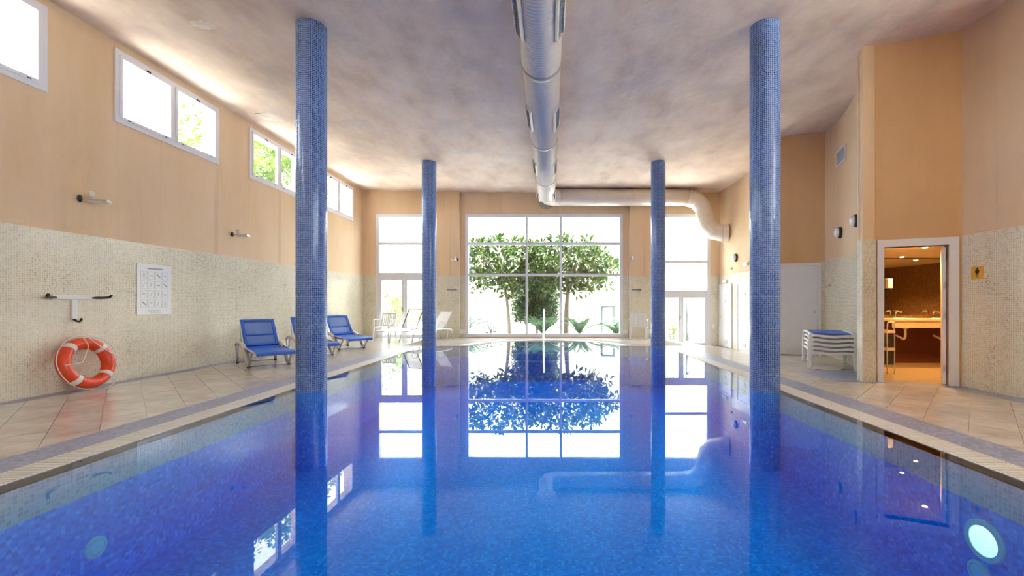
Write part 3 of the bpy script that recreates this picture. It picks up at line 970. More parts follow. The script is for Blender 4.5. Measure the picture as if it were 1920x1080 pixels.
# ------------------------------------------------------------------ doors
def panel_door(name, T, W_, H, fw, knob_u, grilles, mat, loc):
    root = struct(empty(name, loc))
    V = []
    # three-sided frame
    fr = MB()
    outer = [(-fw, 0), (-fw, H + fw), (W_ + fw, H + fw), (W_ + fw, 0), (W_, 0), (W_, H), (0, H), (0, 0)]
    pts = [T(u, 0.0, z) for u, z in outer] + [T(u, -0.045, z) for u, z in outer]
    n = 8
    fr.add(pts, [(0, 1, 6, 7), (1, 2, 5, 6), (2, 3, 4, 5), (15, 14, 9, 8), (14, 13, 10, 9), (13, 12, 11, 10)] + [(i, (i + 1) % n, n + (i + 1) % n, n + i) for i in range(n)])
    fr.build('door_frame', mat, root, fix=True)
    leaf = tb(MB(), 0.006, W_ - 0.006, -0.030, -0.002, 0.012, H - 0.006, T).build('door_leaf', mat, root, fix=True)
    k = MB()
    p = [Vector(T(knob_u, -0.030, 1.02)), Vector(T(knob_u, -0.05, 1.02)), Vector(T(knob_u, -0.07, 1.02)), Vector(T(knob_u, -0.085, 1.02)), Vector(T(knob_u, -0.09, 1.02))]
    k.tube(p, [0.022, 0.012, 0.028, 0.026, 0.012], 14).build('knob', M['steel'], leaf, smooth=True)
    for (a, b, z0, z1) in grilles:
        tb(MB(), a, b, -0.036, -0.029, z0, z1, T).build('vent_plate', M['printlight'], leaf, fix=True)
        for q in range(4):
            zz = z0 + (z1 - z0) * (q + 0.5) / 4
            tb(MB(), a + 0.01, b - 0.01, -0.042, -0.035, zz - 0.008, zz + 0.008, T).build('louvre', M['white'], leaf, fix=True)
    return root
t0, t1 = 0.06 * SL, 0.875 * SL
panel_door('door_1', lambda u, d, z: tuple(Vector((sd.x, sd.y, 0)) * u + sn * (d) + Vector((0, 0, z))), t1 - t0, 2.10, 0.055, t1 - t0 - 0.07, [], M['white'], SP(t0, 0, 0.0))
TD = lambda u, d, z: (d, -u, z)
panel_door('door_2', TD, 0.90, 2.10, 0.06, 0.10, [(0.36, 0.62, 1.72, 1.84), (0.36, 0.62, 0.14, 0.26)], M['white'], (6.018, 15.08, -0.275))
panel_door('door_3', TD, 0.90, 2.10, 0.06, 0.80, [(0.28, 0.54, 1.72, 1.84), (0.28, 0.54, 0.14, 0.26)], M['white'], (6.018, 13.62, -0.265))
# small pictogram plates on the two cubicle doors
for nm, y in (('door_sign', 15.08), ('door_sign', 13.62)):
    lab = 'small grey pictogram plate on the white door nearest the far corner' if y > 14 else 'small grey pictogram plate on the white door beside the mosaic column'
    o = MB().box(-0.006, 0, -0.07, 0.07, -0.07, 0.07).build('door_sign', M['printlight'], loc=(5.988, y - 0.50, 1.30))
    tag(o, lab, 'sign', 'pictogram plates on the cubicle doors')

# doorway to the changing room: frame and open leaf
d4 = struct(empty('door_4', EP(0, 0, 0)))
fr = MB()
f0, f1, ft = 0.062 * EL, 0.963 * EL, 2.18
prof = [(f0, 0), (f0, ft), (f1, ft), (f1, 0), (DU1, 0), (DU1, DZ), (DU0, DZ), (DU0, 0)]
O4 = Vector(EP(0, 0, 0))
pts = [Vector(EP(u, -0.025, z)) - O4 for u, z in prof] + [Vector(EP(u, 0.15, z)) - O4 for u, z in prof]
n = 8
fr.add(pts, [(0, 1, 6, 7), (1, 2, 5, 6), (2, 3, 4, 5), (15, 14, 9, 8), (14, 13, 10, 9), (13, 12, 11, 10)] + [(i, (i + 1) % n, n + (i + 1) % n, n + i) for i in range(n)])
fr.build('door_frame', M['white'], d4, fix=True)
hinge = Vector(EP(DU1 - 0.030, 0.06)) - O4
ld = Vector((0.655, 0.755, 0)).normalized()
lf = MB().bar(hinge + Vector((0, 0, 1.03)), hinge + ld * 0.74 + Vector((0, 0, 1.03)), 0.04, 2.03).build('door_leaf', M['white'], d4)
for z in (0.25, 1.02, 1.48, 1.90):
    MB().tube([hinge + Vector((-0.012, -0.02, z - 0.045)), hinge + Vector((-0.012, -0.02, z + 0.045))], 0.011, 8).build('door_hinge', M['steel'], lf)

# ------------------------------------------------------------------ changing room behind the doorway
CZ = 2.14
wc = struct(empty('wall_changing_room'))
def plane(mb, pts):
    return mb.add(pts, [tuple(range(len(pts)))])
room = [EP(0.05, 0.14), EP(EL, 0.14), (6.25, 6.25), (8.9, 6.25), (8.9, 8.75), (6.5, 8.75)]
fl2 = struct(MB().prism([(p[0], p[1]) for p in room], -0.05, 0.0).build('floor_changing_room', M['wcfloor']))
ce2 = struct(MB().prism([(p[0], p[1]) for p in room], CZ, CZ + 0.1).build('ceiling_changing_room', M['wcwall']))
MB().bar((5.10, 6.78, CZ / 2), (6.5, 8.79, CZ / 2), 0.06, CZ).build('side_wall', M['wcwall'], wc)
MB().box(6.42, 9.0, 8.75, 8.85, 0, CZ).build('mirror_wall', M['wc_wall'], wc)
MB().box(8.9, 9.0, 6.2, 8.8, 0, CZ).build('end_wall', M['wc_wall'], wc)
MB().box(6.22, 9.0, 6.15, 6.25, 0, CZ).build('near_wall', M['wc_wall'], wc)
o = tag(MB().box(6.56, 8.86, 8.735, 8.748, 0.98, CZ - 0.02).build('wall_mirror', M['mirror']), 'wide mirror behind the washbasin counter in the changing room', 'mirror')
ct = tag(empty('washbasin_counter', (6.6, 8.74, 0)), 'cream washbasin counter over a dark red base in the changing room', 'counter')
MB().box(0.0, 2.25, -0.56, 0, 0.86, 0.91).build('counter_top', M['marble'], ct, bevel=0.01)
MB().box(0.0, 2.25, -0.54, -0.50, 0.74, 0.86).build('apron', M['marble'], ct)
MB().box(0.02, 2.23, -0.05, -0.01, 0.0, 0.74).build('back_panel', M['wood'], ct)
for u in (0.42, 1.18, 1.9):
    MB().lathe([(0.02, 0.70), (0.14, 0.76), (0.19, 0.86), (0.20, 0.915), (0.185, 0.92), (0.17, 0.87), (0.02, 0.80)], 24, 'z', (u, -0.30, 0)).build('basin', M['white'], ct, smooth=True)
    MB().tube(smooth_path([(u, -0.30, 0.72), (u, -0.30, 0.56), (u, -0.26, 0.50), (u, -0.20, 0.52), (u, -0.08, 0.56)], 4), 0.022, 10).build('drain_trap', M['plastic'], ct, smooth=True)
    tp = MB().tube(smooth_path([(u, -0.07, 0.91), (u, -0.07, 1.02), (u, -0.10, 1.06), (u, -0.20, 1.04)], 4), 0.014, 10).build('tap', M['chrome'], ct, smooth=True)
    MB().bar((u - 0.05, -0.07, 1.075), (u + 0.05, -0.07, 1.075), 0.014, 0.012).build('tap_lever', M['chrome'], tp)
rk = tag(empty('towel_trolley', (5.86, 7.45, 0)), 'two-shelf trolley with hooped handle just inside the changing room doorway', 'trolley')
for z in (0.40, 0.70):
    MB().box(-0.09, 0.05, -0.14, 0.14, z, z + 0.05).build('shelf', M['marble'], rk)
MB().box(-0.08, 0.04, -0.12, 0.12, 0.16, 0.40).build('bin', M['dark'], rk)
MB().box(-0.08, 0.04, -0.12, 0.12, 0.45, 0.66).build('bin', M['dark'], rk)
for y in (-0.13, 0.13):
    MB().tube(smooth_path([(-0.08, y, 0.0), (-0.08, y, 0.80), (-0.04, y, 0.88), (0.01, y, 0.88), (0.04, y, 0.80), (0.04, y, 0.0)], 4), 0.010, 8).build('hoop', M['steel'], rk, smooth=True)
ds = tag(empty('soap_dispenser', (6.90, 8.73, 1.62)), 'small pale soap dispenser hung high on the changing room mirror', 'dispenser')
MB().box(-0.05, 0.05, -0.08, 0, -0.1, 0.1).build('body', M['plastic'], ds, bevel=0.012)
MB().box(-0.02, 0.02, -0.09, -0.02, -0.13, -0.1).build('nozzle', M['dark'], ds)
for q, (x, y) in enumerate(((6.17, 7.03), (6.94, 8.42), (7.75, 8.42), (7.6, 7.2))):
    lab = ['warm round downlight just inside the changing room doorway', 'warm round downlight over the left end of the washbasin counter', 'warm round downlight over the right end of the washbasin counter',
           'warm round downlight behind the open changing room door'][q]
    dl = tag(empty('downlight', (x, y, CZ)), lab, 'downlight', 'changing room downlights')
    MB().lathe([(0.055, -0.008), (0.055, 0.0), (0.040, 0.0), (0.040, -0.010)], 20).build('trim_ring', M['steel'], dl)
    MB().lathe([(0.010, -0.024), (0.030, -0.018), (0.039, -0.009), (0.039, -0.003)], 20).build('lens', M['lampglow'], dl)
    sp = bpy.data.lights.new('downlight_lamp', 'SPOT')
    sp.energy = 62; sp.color = (1.0, 0.52, 0.16); sp.spot_size = R(130); sp.spot_blend = 0.6; sp.shadow_soft_size = 0.04
    so = bpy.data.objects.new('downlight_lamp', sp); COL.objects.link(so); so.parent = dl; so.location = (0, 0, -0.05)

# ------------------------------------------------------------------ ventilation duct
DX, DZc, DR, DY = -0.14, 4.875, 0.288, 14.72
duct = tag(empty('ventilation_duct', (DX, 0, DZc)), 'large beige spiral ventilation duct running under the ceiling and turning along the far wall', 'duct')
pts = []; rr = []
y = YF
while y < DY - 0.55:
    for q, r_ in ((0.0, DR), (0.034, DR), (0.047, DR + 0.012)):
        pts.append((0, y + q, 0)); rr.append(r_)
    y += 0.06
MB().tube(pts, rr, 36).build('spiral_run', M['duct'], duct, smooth=True)
ys = y
for k in range(-3, 4):
    yk = 6.47 + 2.92 * k
    MB().tube([(0, yk - 0.05, 0), (0, yk - 0.045, 0), (0, yk + 0.045, 0), (0, yk + 0.05, 0)], [DR + 0.006, DR + 0.014, DR + 0.014, DR + 0.006], 36).build('collar', M['collar'], duct, smooth=True)
    yg = yk - 1.72
    for sg in (-1, 1):
        a = R(-32)
        n_ = Vector((sg * math.cos(a), 0, math.sin(a))); t_ = Vector((-sg * math.sin(a) * -1, 0, math.cos(a)))
        t_ = Vector((0, 1, 0)).cross(n_)
        def GT(u, d, z): return tuple(n_ * (DR - 0.004 + d) + Vector((0, yg + u, 0)) + t_ * z)
        gr = ring(MB(), 0, 0.86, -0.085, 0.085, 0.022, 0.0, 0.045, GT).build('grille_frame', M['duct'], duct, fix=True)
        tb(MB(), 0.02, 0.84, 0.0, 0.012, -0.07, 0.07, GT).build('grille_shade_plate', M['dark'], gr, fix=True)  # solid dark plate, its colour stands in for shade inside the duct
        for q in range(14):
            u = 0.05 + q * 0.058
            tb(MB(), u, u + 0.008, 0.012, 0.03, -0.064, 0.064, GT).build('vane', M['grey'], gr, fix=True)
# mitred elbow to the cross run
el = [(0, ys - 0.02, 0), (0, ys + 0.10, 0), (0.09, DY - 0.14, 0), (0.24, DY - 0.03, 0), (0.45, DY, 0)]
MB().tube(el, DR + 0.004, 36).build('elbow', M['duct'], duct, smooth=False)
xr = 4.72 - DX
MB().tube([(0.44, DY, 0), (1.6, DY, 0), (2.9, DY, 0), (xr, DY, 0)], DR, 36).build('cross_run', M['duct'], duct, smooth=True)
for x in (0.45, 1.7, 2.95, 4.0):
    MB().tube([(x - 0.02, DY, 0), (x + 0.02, DY, 0)], DR + 0.006, 36).build('seam_band', M['duct'], duct, smooth=True)
gore = [(4.72, DY, 4.86), (5.02, DY, 4.78), (5.26, DY, 4.53), (5.33, DY, 4.22), (5.40, DY - 0.03, 3.93), (5.58, DY - 0.10, 3.70), (5.84, DY - 0.18, 3.62), (6.04, DY - 0.24, 3.62)]
gore = [(p[0] - DX, p[1], p[2] - DZc) for p in gore]
MB().tube(gore, DR + 0.002, 32).build('drop_elbow', M['duct'], duct, smooth=False)
for p, q in zip(gore[1:-1], gore[2:]):
    a = Vector(p); d = (Vector(q) - a).normalized()
    MB().tube([a - d * 0.012, a + d * 0.012], DR + 0.012, 32).build('seam_band', M['duct'], duct, smooth=True)

# ------------------------------------------------------------------ blue sling loungers
def make_blue_lounger():
    root = empty('sun_lounger')
    hw = 0.33
    # seat sling
    def sheet(prof, half, thick, mb=None, wide=None):
        mb = mb or MB(); n = len(prof)
        V = []
        for (s, z) in prof:
            V += [(s, -half, z), (s, half, z), (s, half, z - thick), (s, -half, z - thick)]
        F = []
        for i in range(n - 1):
            a = 4 * i; b = a + 4
            F += [(a, b, b + 1, a + 1), (a + 1, b + 1, b + 2, a + 2), (a + 2, b + 2, b + 3, a + 3), (a + 3, b + 3, b, a)]
        F += [(0, 1, 2, 3), (4 * n - 1, 4 * n - 2, 4 * n - 3, 4 * n - 4)]
        return mb.add(V, F)
    seat = sheet([(0.72, 0.36), (0.95, 0.335), (1.25, 0.325), (1.55, 0.33), (1.74, 0.325), (1.78, 0.30)], 0.31, 0.045).build('seat', M['bluecloth'], root, fix=True)
    # backrest: hemmed border with two mesh fields
    b0, b1 = Vector((0.74, 0, 0.37)), Vector((0.34, 0, 0.87))
    dv = b1 - b0; Lb = dv.length; dv.normalize(); nv = Vector((-dv.z, 0, dv.x)) * -1
    def BT(u, d, z):
        p = b0 + dv * z + nv * d
        return (p.x, u, p.z)
    back = ring(MB(), -0.29, 0.29, 0.0, Lb, 0.05, -0.018, 0.018, BT).build('backrest', M['bluecloth'], root, fix=True)
    tb(MB(), -0.25, 0.25, -0.014, 0.014, 0.25, 0.28, BT).build('back_crossbar', M['bluecloth'], back, fix=True)
    for z0, z1 in ((0.05, 0.25), (0.28, Lb - 0.05)):
        P = [BT(-0.25, 0, z0), BT(0.25, 0, z0), BT(0.25, 0, z1), BT(-0.25, 0, z1)]
        MB().add(P, [(0, 1, 2, 3)], [[(0, 0), (0.5, 0), (0.5, z1 - z0), (0, z1 - z0)]]).build('back_mesh', M['bluemesh'], back)
    for sg in (-1, 1):
        y = sg * hw
        sw = smooth_path([(0.18, y, 0.36), (0.42, y, 0.42), (0.75, y, 0.40), (1.02, y, 0.27), (1.20, y, 0.10), (1.27, y, 0.022)], 5)
        MB().tube(sw, [0.035 + 0.012 * math.sin(math.pi * i / (len(sw) - 1)) for i in range(len(sw))], 10, flat=0.75).build('side_arm', M['beigeframe'], root, smooth=True)
        MB().tube(smooth_path([(1.29, y, 0.02), (1.42, y, 0.17), (1.56, y, 0.30), (1.72, y, 0.31)], 4), 0.019, 8).build('leg', M['steel'], root, smooth=True)
        MB().tube([(0.20, y, 0.35), (0.30, y, 0.02)], 0.02, 8).build('leg', M['steel'], root, smooth=True)
        MB().tube([(0.46, y, 0.40), (0.32, y, 0.02)], 0.02, 8).build('leg', M['steel'], root, smooth=True)
        MB().tube([(0.55, y * 0.93, 0.38), (0.47, y * 0.93, 0.72)], 0.011, 8).build('back_prop', M['steel'], root, smooth=True)
        MB().tube([(0.40, y, 0.39), (1.74, y * 0.97, 0.30)], 0.017, 8).build('side_rail', M['steel'], root, smooth=True)
        for s in (1.28, 0.31):
            MB().box(s - 0.03, s + 0.03, y - 0.022, y + 0.022, 0.0, 0.03).build('foot_cap', M['dark'], root)
    for s, z in ((1.28, 0.03), (0.31, 0.03), (1.74, 0.295)):
        MB().tube([(s, -hw, z), (s, hw, z)], 0.014, 8).build('cross_tube', M['steel'], root, smooth=True)
    return root
proto = make_blue_lounger()
blabs = ['blue sling sun lounger nearest the lifebuoy, left of the near mosaic column', 'blue sling sun lounger half hidden behind the near left mosaic column', 'blue sling sun lounger farthest along the left wall, right of the near column']
for i in range(3):
    o = proto if i == 0 else copy_tree(proto)
    ang = math.atan2(-0.69, 0.72) + (0.06 if i == 2 else 0.0)
    fx, fy = -5.39 + 0.06 * i, 8.18 + 1.57 * i
    o.location = (fx - 1.28 * math.cos(ang), fy - 1.28 * math.sin(ang), 0.003)
    o.rotation_euler = (0, 0, ang)
    tag(o, blabs[i], 'sun lounger', 'blue loungers along the left wall')

# ------------------------------------------------------------------ stacked white loungers
def make_white_lounger(blue_top):
    root = empty('stacked_lounger')
    hw, Ln, zt = 0.33, 1.20, 0.33
    # moulded end rail that dips in the middle, at both ends
    for s in (0.0, Ln):
        pr = []
        for q in range(9):
            y = -hw + 2 * hw * q / 8
            pr.append((y, zt - 0.035 * math.cos(math.pi * (y / hw) / 2) ** 2 - 0.01 * (abs(y) / hw) ** 6))
        mb = MB(); V = []
        for (y, z) in pr:
            V += [(s - 0.03, y, z - 0.032), (s + 0.03, y, z - 0.032), (s + 0.03, y, z + 0.012), (s - 0.03, y, z + 0.012)]
        F = []
        for i in range(8):
            a = 4 * i; b = a + 4
            F += [(a, a + 1, b + 1, b), (a + 1, a + 2, b + 2, b + 1), (a + 2, a + 3, b + 3, b + 2), (a + 3, a, b, b + 3)]
        F += [(3, 2, 1, 0), (32, 33, 34, 35)]
        mb.add(V, F).build('end_rail', M['plastic'], root, fix=True)
    for sg in (-1, 1):
        rail = smooth_path([(0, sg * hw, zt - 0.01), (0.4, sg * (hw + 0.01), zt + 0.012), (0.8, sg * (hw + 0.01), zt + 0.012), (Ln, sg * hw, zt - 0.01)], 4)
        MB().tube(rail, 0.027, 8).build('side_rail', M['plastic'], root, smooth=True)
        for s, e in ((0.05, -1), (Ln - 0.05, 1)):
            leg = MB()
            y = sg * (hw + 0.005)
            top = [(s - 0.05, y - 0.045), (s + 0.05, y - 0.045), (s + 0.05, y + 0.03), (s - 0.05, y + 0.03)]
            y2 = sg * (hw + 0.03)
            bot = [(s + e * 0.03 - 0.028, y2 - 0.028), (s + e * 0.03 + 0.028, y2 - 0.028), (s + e * 0.03 + 0.028, y2 + 0.028), (s + e * 0.03 - 0.028, y2 + 0.028)]
            leg.add([(*p, 0.0) for p in bot] + [(*p, zt + 0.005) for p in top], [(0, 3, 2, 1), (4, 5, 6, 7), (0, 1, 5, 4), (1, 2, 6, 5), (2, 3, 7, 6), (3, 0, 4, 7)])
            leg.build('leg', M['plastic'], root, fix=True, bevel=0.01)
    for q in range(6):
        s = 0.12 + q * 0.17
        MB().box(s, s + 0.10, -hw + 0.02, hw - 0.02, zt - 0.02, zt - 0.006).build('slat', M['plastic'], root)
    return root
wl = make_white_lounger(False)
slabs = ['white plastic lounger at the bottom of the stack by the curved wall', 'second white plastic lounger from the bottom of the stack', 'middle white plastic lounger of the five in the stack',
         'second white plastic lounger from the top of the stack', 'white plastic lounger topping the stack, under a blue sling cloth']
ang = math.atan2(0.90, 0.44)
for i in range(5):
    o = wl if i == 0 else copy_tree(wl)
    o.location = (5.09 + 0.010 * (i % 2), 7.70, 0.004 + 0.078 * i)
    o.rotation_euler = (0, 0, ang)
    tag(o, slabs[i], 'sun lounger', 'white loungers stacked by the curved wall')
top = o
cl = MB(); V = []
for s in (0.03, 0.3, 0.7, 1.16):
    V += [(s, -0.28, 0.355), (s, 0.28, 0.355), (s, 0.28, 0.335), (s, -0.28, 0.335)]
F = []
for i in range(3):
    a = 4 * i; b = a + 4
    F += [(a, b, b + 1, a + 1), (a + 1, b + 1, b + 2, a + 2), (a + 2, b + 2, b + 3, a + 3), (a + 3, b + 3, b, a)]
F += [(0, 1, 2, 3), (15, 14, 13, 12)]
cl.add(V, F).build('sling_cloth', M['bluecloth'], top, fix=True)

# ------------------------------------------------------------------ white plastic armchairs
def make_chair():
    root = empty('garden_chair')
    MB().box(-0.24, 0.24, -0.22, 0.24, 0.40, 0.43).build('seat', M['plastic'], root, bevel=0.01)
    yb0, yb1, zb0, zb1 = -0.22, -0.34, 0.43, 0.88
    T = lambda u, d, z: (u, yb0 + (yb1 - yb0) * (z - zb0) / (zb1 - zb0) + d, z)
    ring(MB(), -0.26, 0.26, zb0, zb1, 0.05, -0.015, 0.015, T).build('back_frame', M['plastic'], root, fix=True)
    for k in range(6):
        u = -0.20 + k * 0.067
        tb(MB(), u, u + 0.048, -0.01, 0.01, zb0 + 0.04, zb1 - 0.04, T).build('back_slat', M['plastic'], root, fix=True)
    for sx in (-1, 1):
        MB().bar((sx * 0.27, 0.22, 0.42), (sx * 0.29, 0.25, 0.0), 0.05, 0.05, (0, 1, 0)).build('leg', M['plastic'], root)
        MB().bar((sx * 0.25, -0.22, 0.43), (sx * 0.26, -0.32, 0.0), 0.05, 0.05, (0, 1, 0)).build('leg', M['plastic'], root)
        MB().bar((sx * 0.28, 0.22, 0.42), (sx * 0.29, 0.19, 0.65), 0.045, 0.045, (0, 1, 0)).build('arm_post', M['plastic'], root)
        MB().bar((sx * 0.29, 0.23, 0.665), (sx * 0.27, -0.28, 0.665), 0.06, 0.03).build('armrest', M['plastic'], root)
        MB().bar((sx * 0.26, 0.22, 0.40), (sx * 0.26, -0.22, 0.40), 0.04, 0.05).build('seat_rail', M['plastic'], root)
    return root
ch = make_chair()
ch.location = (3.00, 14.55, 0.003); ch.rotation_euler = (0, 0, R(-16))
tag(ch, 'white plastic armchair standing between the big window and the far right column', 'chair', 'white garden armchairs')
c2 = copy_tree(ch)
c2.location = (-5.72, 14.72, 0.003); c2.rotation_euler = (0, 0, R(172))
tag(c2, 'white slatted armchair in front of the far left glass door', 'chair', 'white garden armchairs')

# ------------------------------------------------------------------ white mesh loungers by the left glass door
def make_mesh_lounger():
    root = empty('mesh_lounger')
    # local +y is the foot end
    hw = 0.30
    def sheetq(name, a, b, za, zb, inset, mat):
        P = [(-inset, a, za), (inset, a, za), (inset, b, zb), (-inset, b, zb)]
        Ln = math.hypot(b - a, zb - za)
        return MB().add(P, [(0, 1, 2, 3)], [[(0, 0), (2 * inset, 0), (2 * inset, Ln), (0, Ln)]]).build(name, mat, root)
    sheetq('seat_sling', 0.0, 1.15, 0.37, 0.33, hw - 0.01, M['plastic'])
    sheetq('back_sling', 0.0, -0.36, 0.37, 1.02, hw - 0.01, M['whitemesh'])
    for sx in (-1, 1):
        x = sx * hw
        MB().tube([(x, 0.0, 0.37), (x, -0.36, 1.03)], 0.017, 8).build('back_rail', M['bark'], root, smooth=True)
        MB().tube(smooth_path([(x, -0.35, 0.33), (x, 0.0, 0.36), (x, 0.6, 0.345), (x, 1.1, 0.335), (x, 1.2, 0.28), (x * 1.05, 1.27, 0.0)], 4), 0.016, 8).build('side_rail', M['steel'], root, smooth=True)
        MB().tube(smooth_path([(x, 0.25, 0.35), (x * 1.06, 0.20, 0.58), (x * 1.06, 0.02, 0.60), (x * 1.04, -0.12, 0.40), (x, -0.16, 0.0)], 4), 0.014, 8).build('arm_hoop', M['plastic'], root, smooth=True)
        MB().tube([(x, -0.33, 0.33), (x * 1.05, -0.42, 0.0)], 0.016, 8).build('leg', M['steel'], root, smooth=True)
    MB().tube([(-hw, -0.36, 1.03), (hw, -0.36, 1.03)], 0.015, 8).build('top_rail', M['steel'], root, smooth=True)
    MB().tube([(-hw, 1.16, 0.325), (hw, 1.16, 0.325)], 0.015, 8).build('foot_rail', M['steel'], root, smooth=True)
    return root
ml = make_mesh_lounger()
ml.location = (-4.80, 14.50, 0.004); ml.rotation_euler = (0, 0, R(158))
tag(ml, 'white mesh lounger with raised see-through back before the left glass door', 'sun lounger', 'white mesh loungers')
m2 = copy_tree(ml)
m2.location = (-3.82, 14.45, 0.004); m2.rotation_euler = (0, 0, R(145))
for chd in m2.children:
    if chd.name.startswith(('back_sling', 'back_rail', 'top_rail')):
        chd.data = chd.data.copy(); chd.data.materials[0] = M['plastic']
        chd.scale = (1, 1, 0.86); chd.location = (0, 0, 0.052)
tag(m2, 'white lounger with a solid white back, partly behind the far left column', 'sun lounger', 'white mesh loungers')

# ------------------------------------------------------------------ left wall things
lb = tag(empty('lifebuoy', (-6.50, 5.98, 0.375)), 'orange ring lifebuoy with white bands and rope leaning on the left wall', 'lifebuoy')
lb.rotation_euler = (0, R(-14), 0)
RB, rb = 0.285, 0.082
path = [(0, RB * math.sin(a), RB * math.cos(a)) for a in [2 * math.pi * k / 48 for k in range(48)]]
MB().tube(path, rb, 16, closed=True, flat=0.9).build('ring', M['orange'], lb, smooth=True)
for a0 in (R(-38), R(48), R(135), R(222)):
    p = [(0, RB * math.sin(a0 + t), RB * math.cos(a0 + t)) for t in (-0.11, -0.05, 0.05, 0.11)]
    MB().tube(p, rb + 0.004, 16, flat=0.9, cap=True).build('white_band', M['bandw'], lb, smooth=True)
rp_ = []
for seg_i in range(4):
    a0 = R(-80) + seg_i * math.pi / 2
    for k in range(10):
        t = k / 10
        a = a0 + t * math.pi / 2
        rad = RB + rb + 0.012 + 0.05 * math.sin(math.pi * t) * (1 if seg_i in (2,) else 0.35)
        rp_.append((0.02 + 0.03 * math.sin(math.pi * t), rad * math.sin(a), rad * math.cos(a)))
rp_ = [p for p in rp_ if True]
MB().tube(rp_, 0.006, 6, closed=True).build('grab_rope', M['rope'], lb, smooth=True)
loose = smooth_path([(0.085, -0.05, 0.36), (0.10, -0.02, 0.22), (0.09, -0.10, 0.05), (0.09, -0.16, 0.0), (0.10, -0.36, -0.01)], 5)
MB().tube(loose, 0.006, 6).build('loose_rope', M['rope'], lb, smooth=True)
loose = smooth_path([(0.085, 0.0, 0.37), (0.10, 0.10, 0.24), (0.10, 0.22, 0.12), (0.10, 0.36, 0.02), (0.04, 0.46, -0.02)], 5)
MB().tube(loose, 0.006, 6).build('loose_rope', M['rope'], lb, smooth=True)

hk = tag(empty('lifebuoy_bracket', (XL + 0.013, 5.96, 1.29)), 'white T-shaped lifebuoy bracket with dark ends on the tiled left wall', 'bracket')
MB().box(0.0, 0.03, -0.27, 0.27, -0.03, 0.03).build('cross_bar', M['plastic'], hk, bevel=0.006)
MB().box(0.0, 0.028, -0.035, 0.035, -0.30, -0.03).build('stem', M['plastic'], hk, bevel=0.006)
for sg in (-1, 1):
    MB().tube(smooth_path([(0.015, sg * 0.22, -0.002), (0.05, sg * 0.33, 0.0), (0.10, sg * 0.39, 0.01), (0.13, sg * 0.40, 0.04)], 4), 0.017, 8).build('hook', M['dark'], hk, smooth=True)
MB().tube(smooth_path([(0.01, 0, -0.30), (0.05, 0, -0.33), (0.10, 0, -0.33), (0.12, 0, -0.29)], 4), 0.014, 8).build('hook', M['dark'], hk, smooth=True)

# safety notice
sg_ = tag(empty('safety_notice', (XL + 0.013, 7.18, 1.44)), 'white safety notice with rows of grey pictogram boxes on the tiled left wall', 'notice')
HW, HH = 0.31, 0.42
MB().box(0.0, 0.012, -HW, HW, -HH, HH).build('board', M['poster'], sg_, bevel=0.003)
def ink(name, y0, y1, z0, z1, mat):
    return MB().box(0.0122, 0.0134, y0, y1, z0, z1).build(name, mat, sg_)
ink('heading', -0.13, 0.15, 0.335, 0.36, M['print'])
for r_ in range(4):
    for c_ in range(4):
        y0 = -0.25 + c_ * 0.128; z0 = 0.17 - r_ * 0.155
        T = lambda u, d, z: (d, u, z)
        ring(MB(), y0, y0 + 0.115, z0, z0 + 0.13, 0.006, 0.0122, 0.0134, T).build('pictogram_box', M['printlight'], sg_, fix=True)
        k = (r_ * 4 + c_) % 5
        if k == 0: ink('pictogram', y0 + 0.045, y0 + 0.07, z0 + 0.03, z0 + 0.10, M['printlight'])
        elif k == 1: ink('pictogram', y0 + 0.03, y0 + 0.085, z0 + 0.05, z0 + 0.065, M['print'])
        elif k == 2: MB().bar((0.0128, y0 + 0.03, z0 + 0.09), (0.0128, y0 + 0.09, z0 + 0.04), 0.0012, 0.02).build('pictogram', M['print'], sg_)
        elif k == 3: MB().lathe([(0.02, 0.0122), (0.02, 0.0134)], 14, 'x', (0, y0 + 0.057, z0 + 0.07)).build('pictogram', M['printlight'], sg_)
        else: MB().bar((0.0128, y0 + 0.04, z0 + 0.03), (0.0128, y0 + 0.075, z0 + 0.10), 0.0012, 0.014).build('pictogram', M['printlight'], sg_)
ink('footer', -0.12, 0.10, -0.36, -0.345, M['printlight'])
ink('footer', -0.08, 0.13, -0.385, -0.372, M['printlight'])

# spot lamps on short arms (two on the left wall, two on the far piers)
def spot_lamp(loc, rz, label, L_=0.20):
    root = tag(empty('wall_spotlight', loc, rz), label, 'wall lamp', 'arm spotlights on the walls')
    MB().lathe([(0.05, 0.0), (0.05, 0.012), (0.03, 0.03)], 18, 'y').build('wall_rose', M['dark'], root)
    MB().tube(smooth_path([(0, 0.0, 0), (0, 0.10, 0.0), (0.02, L_ * 0.7, 0.0)], 4), 0.012, 8).build('arm', M['steel'], root, smooth=True)
    MB().lathe([(0.012, -0.05), (0.03, -0.03), (0.034, 0.03), (0.015, 0.05)], 14, 'z', (0.02, 0.13, 0.06)).build('ballast', M['opal'], root, smooth=True)
    hd = MB().box(-0.05, 0.09, L_ * 0.55, L_ + 0.12, -0.035, 0.0).build('lamp_head', M['steel'], root, bevel=0.006)
    MB().box(-0.04, 0.08, L_ * 0.58, L_ + 0.11, -0.042, -0.035).build('lens', M['opal'], hd)
    return root
spot_lamp((XL, 6.05, 2.70), R(-62), 'chrome arm spotlight high on the left wall above the lifebuoy')
spot_lamp((XL, 8.95, 2.66), R(-78), 'white-ended arm spotlight on the left wall above the nearest blue lounger')
spot_lamp((-3.28, YB - 0.16, 2.76), R(165), 'arm spotlight on the pier left of the big window')
spot_lamp((2.86, YB - 0.16, 2.76), R(195), 'arm spotlight on the pier right of the big window')
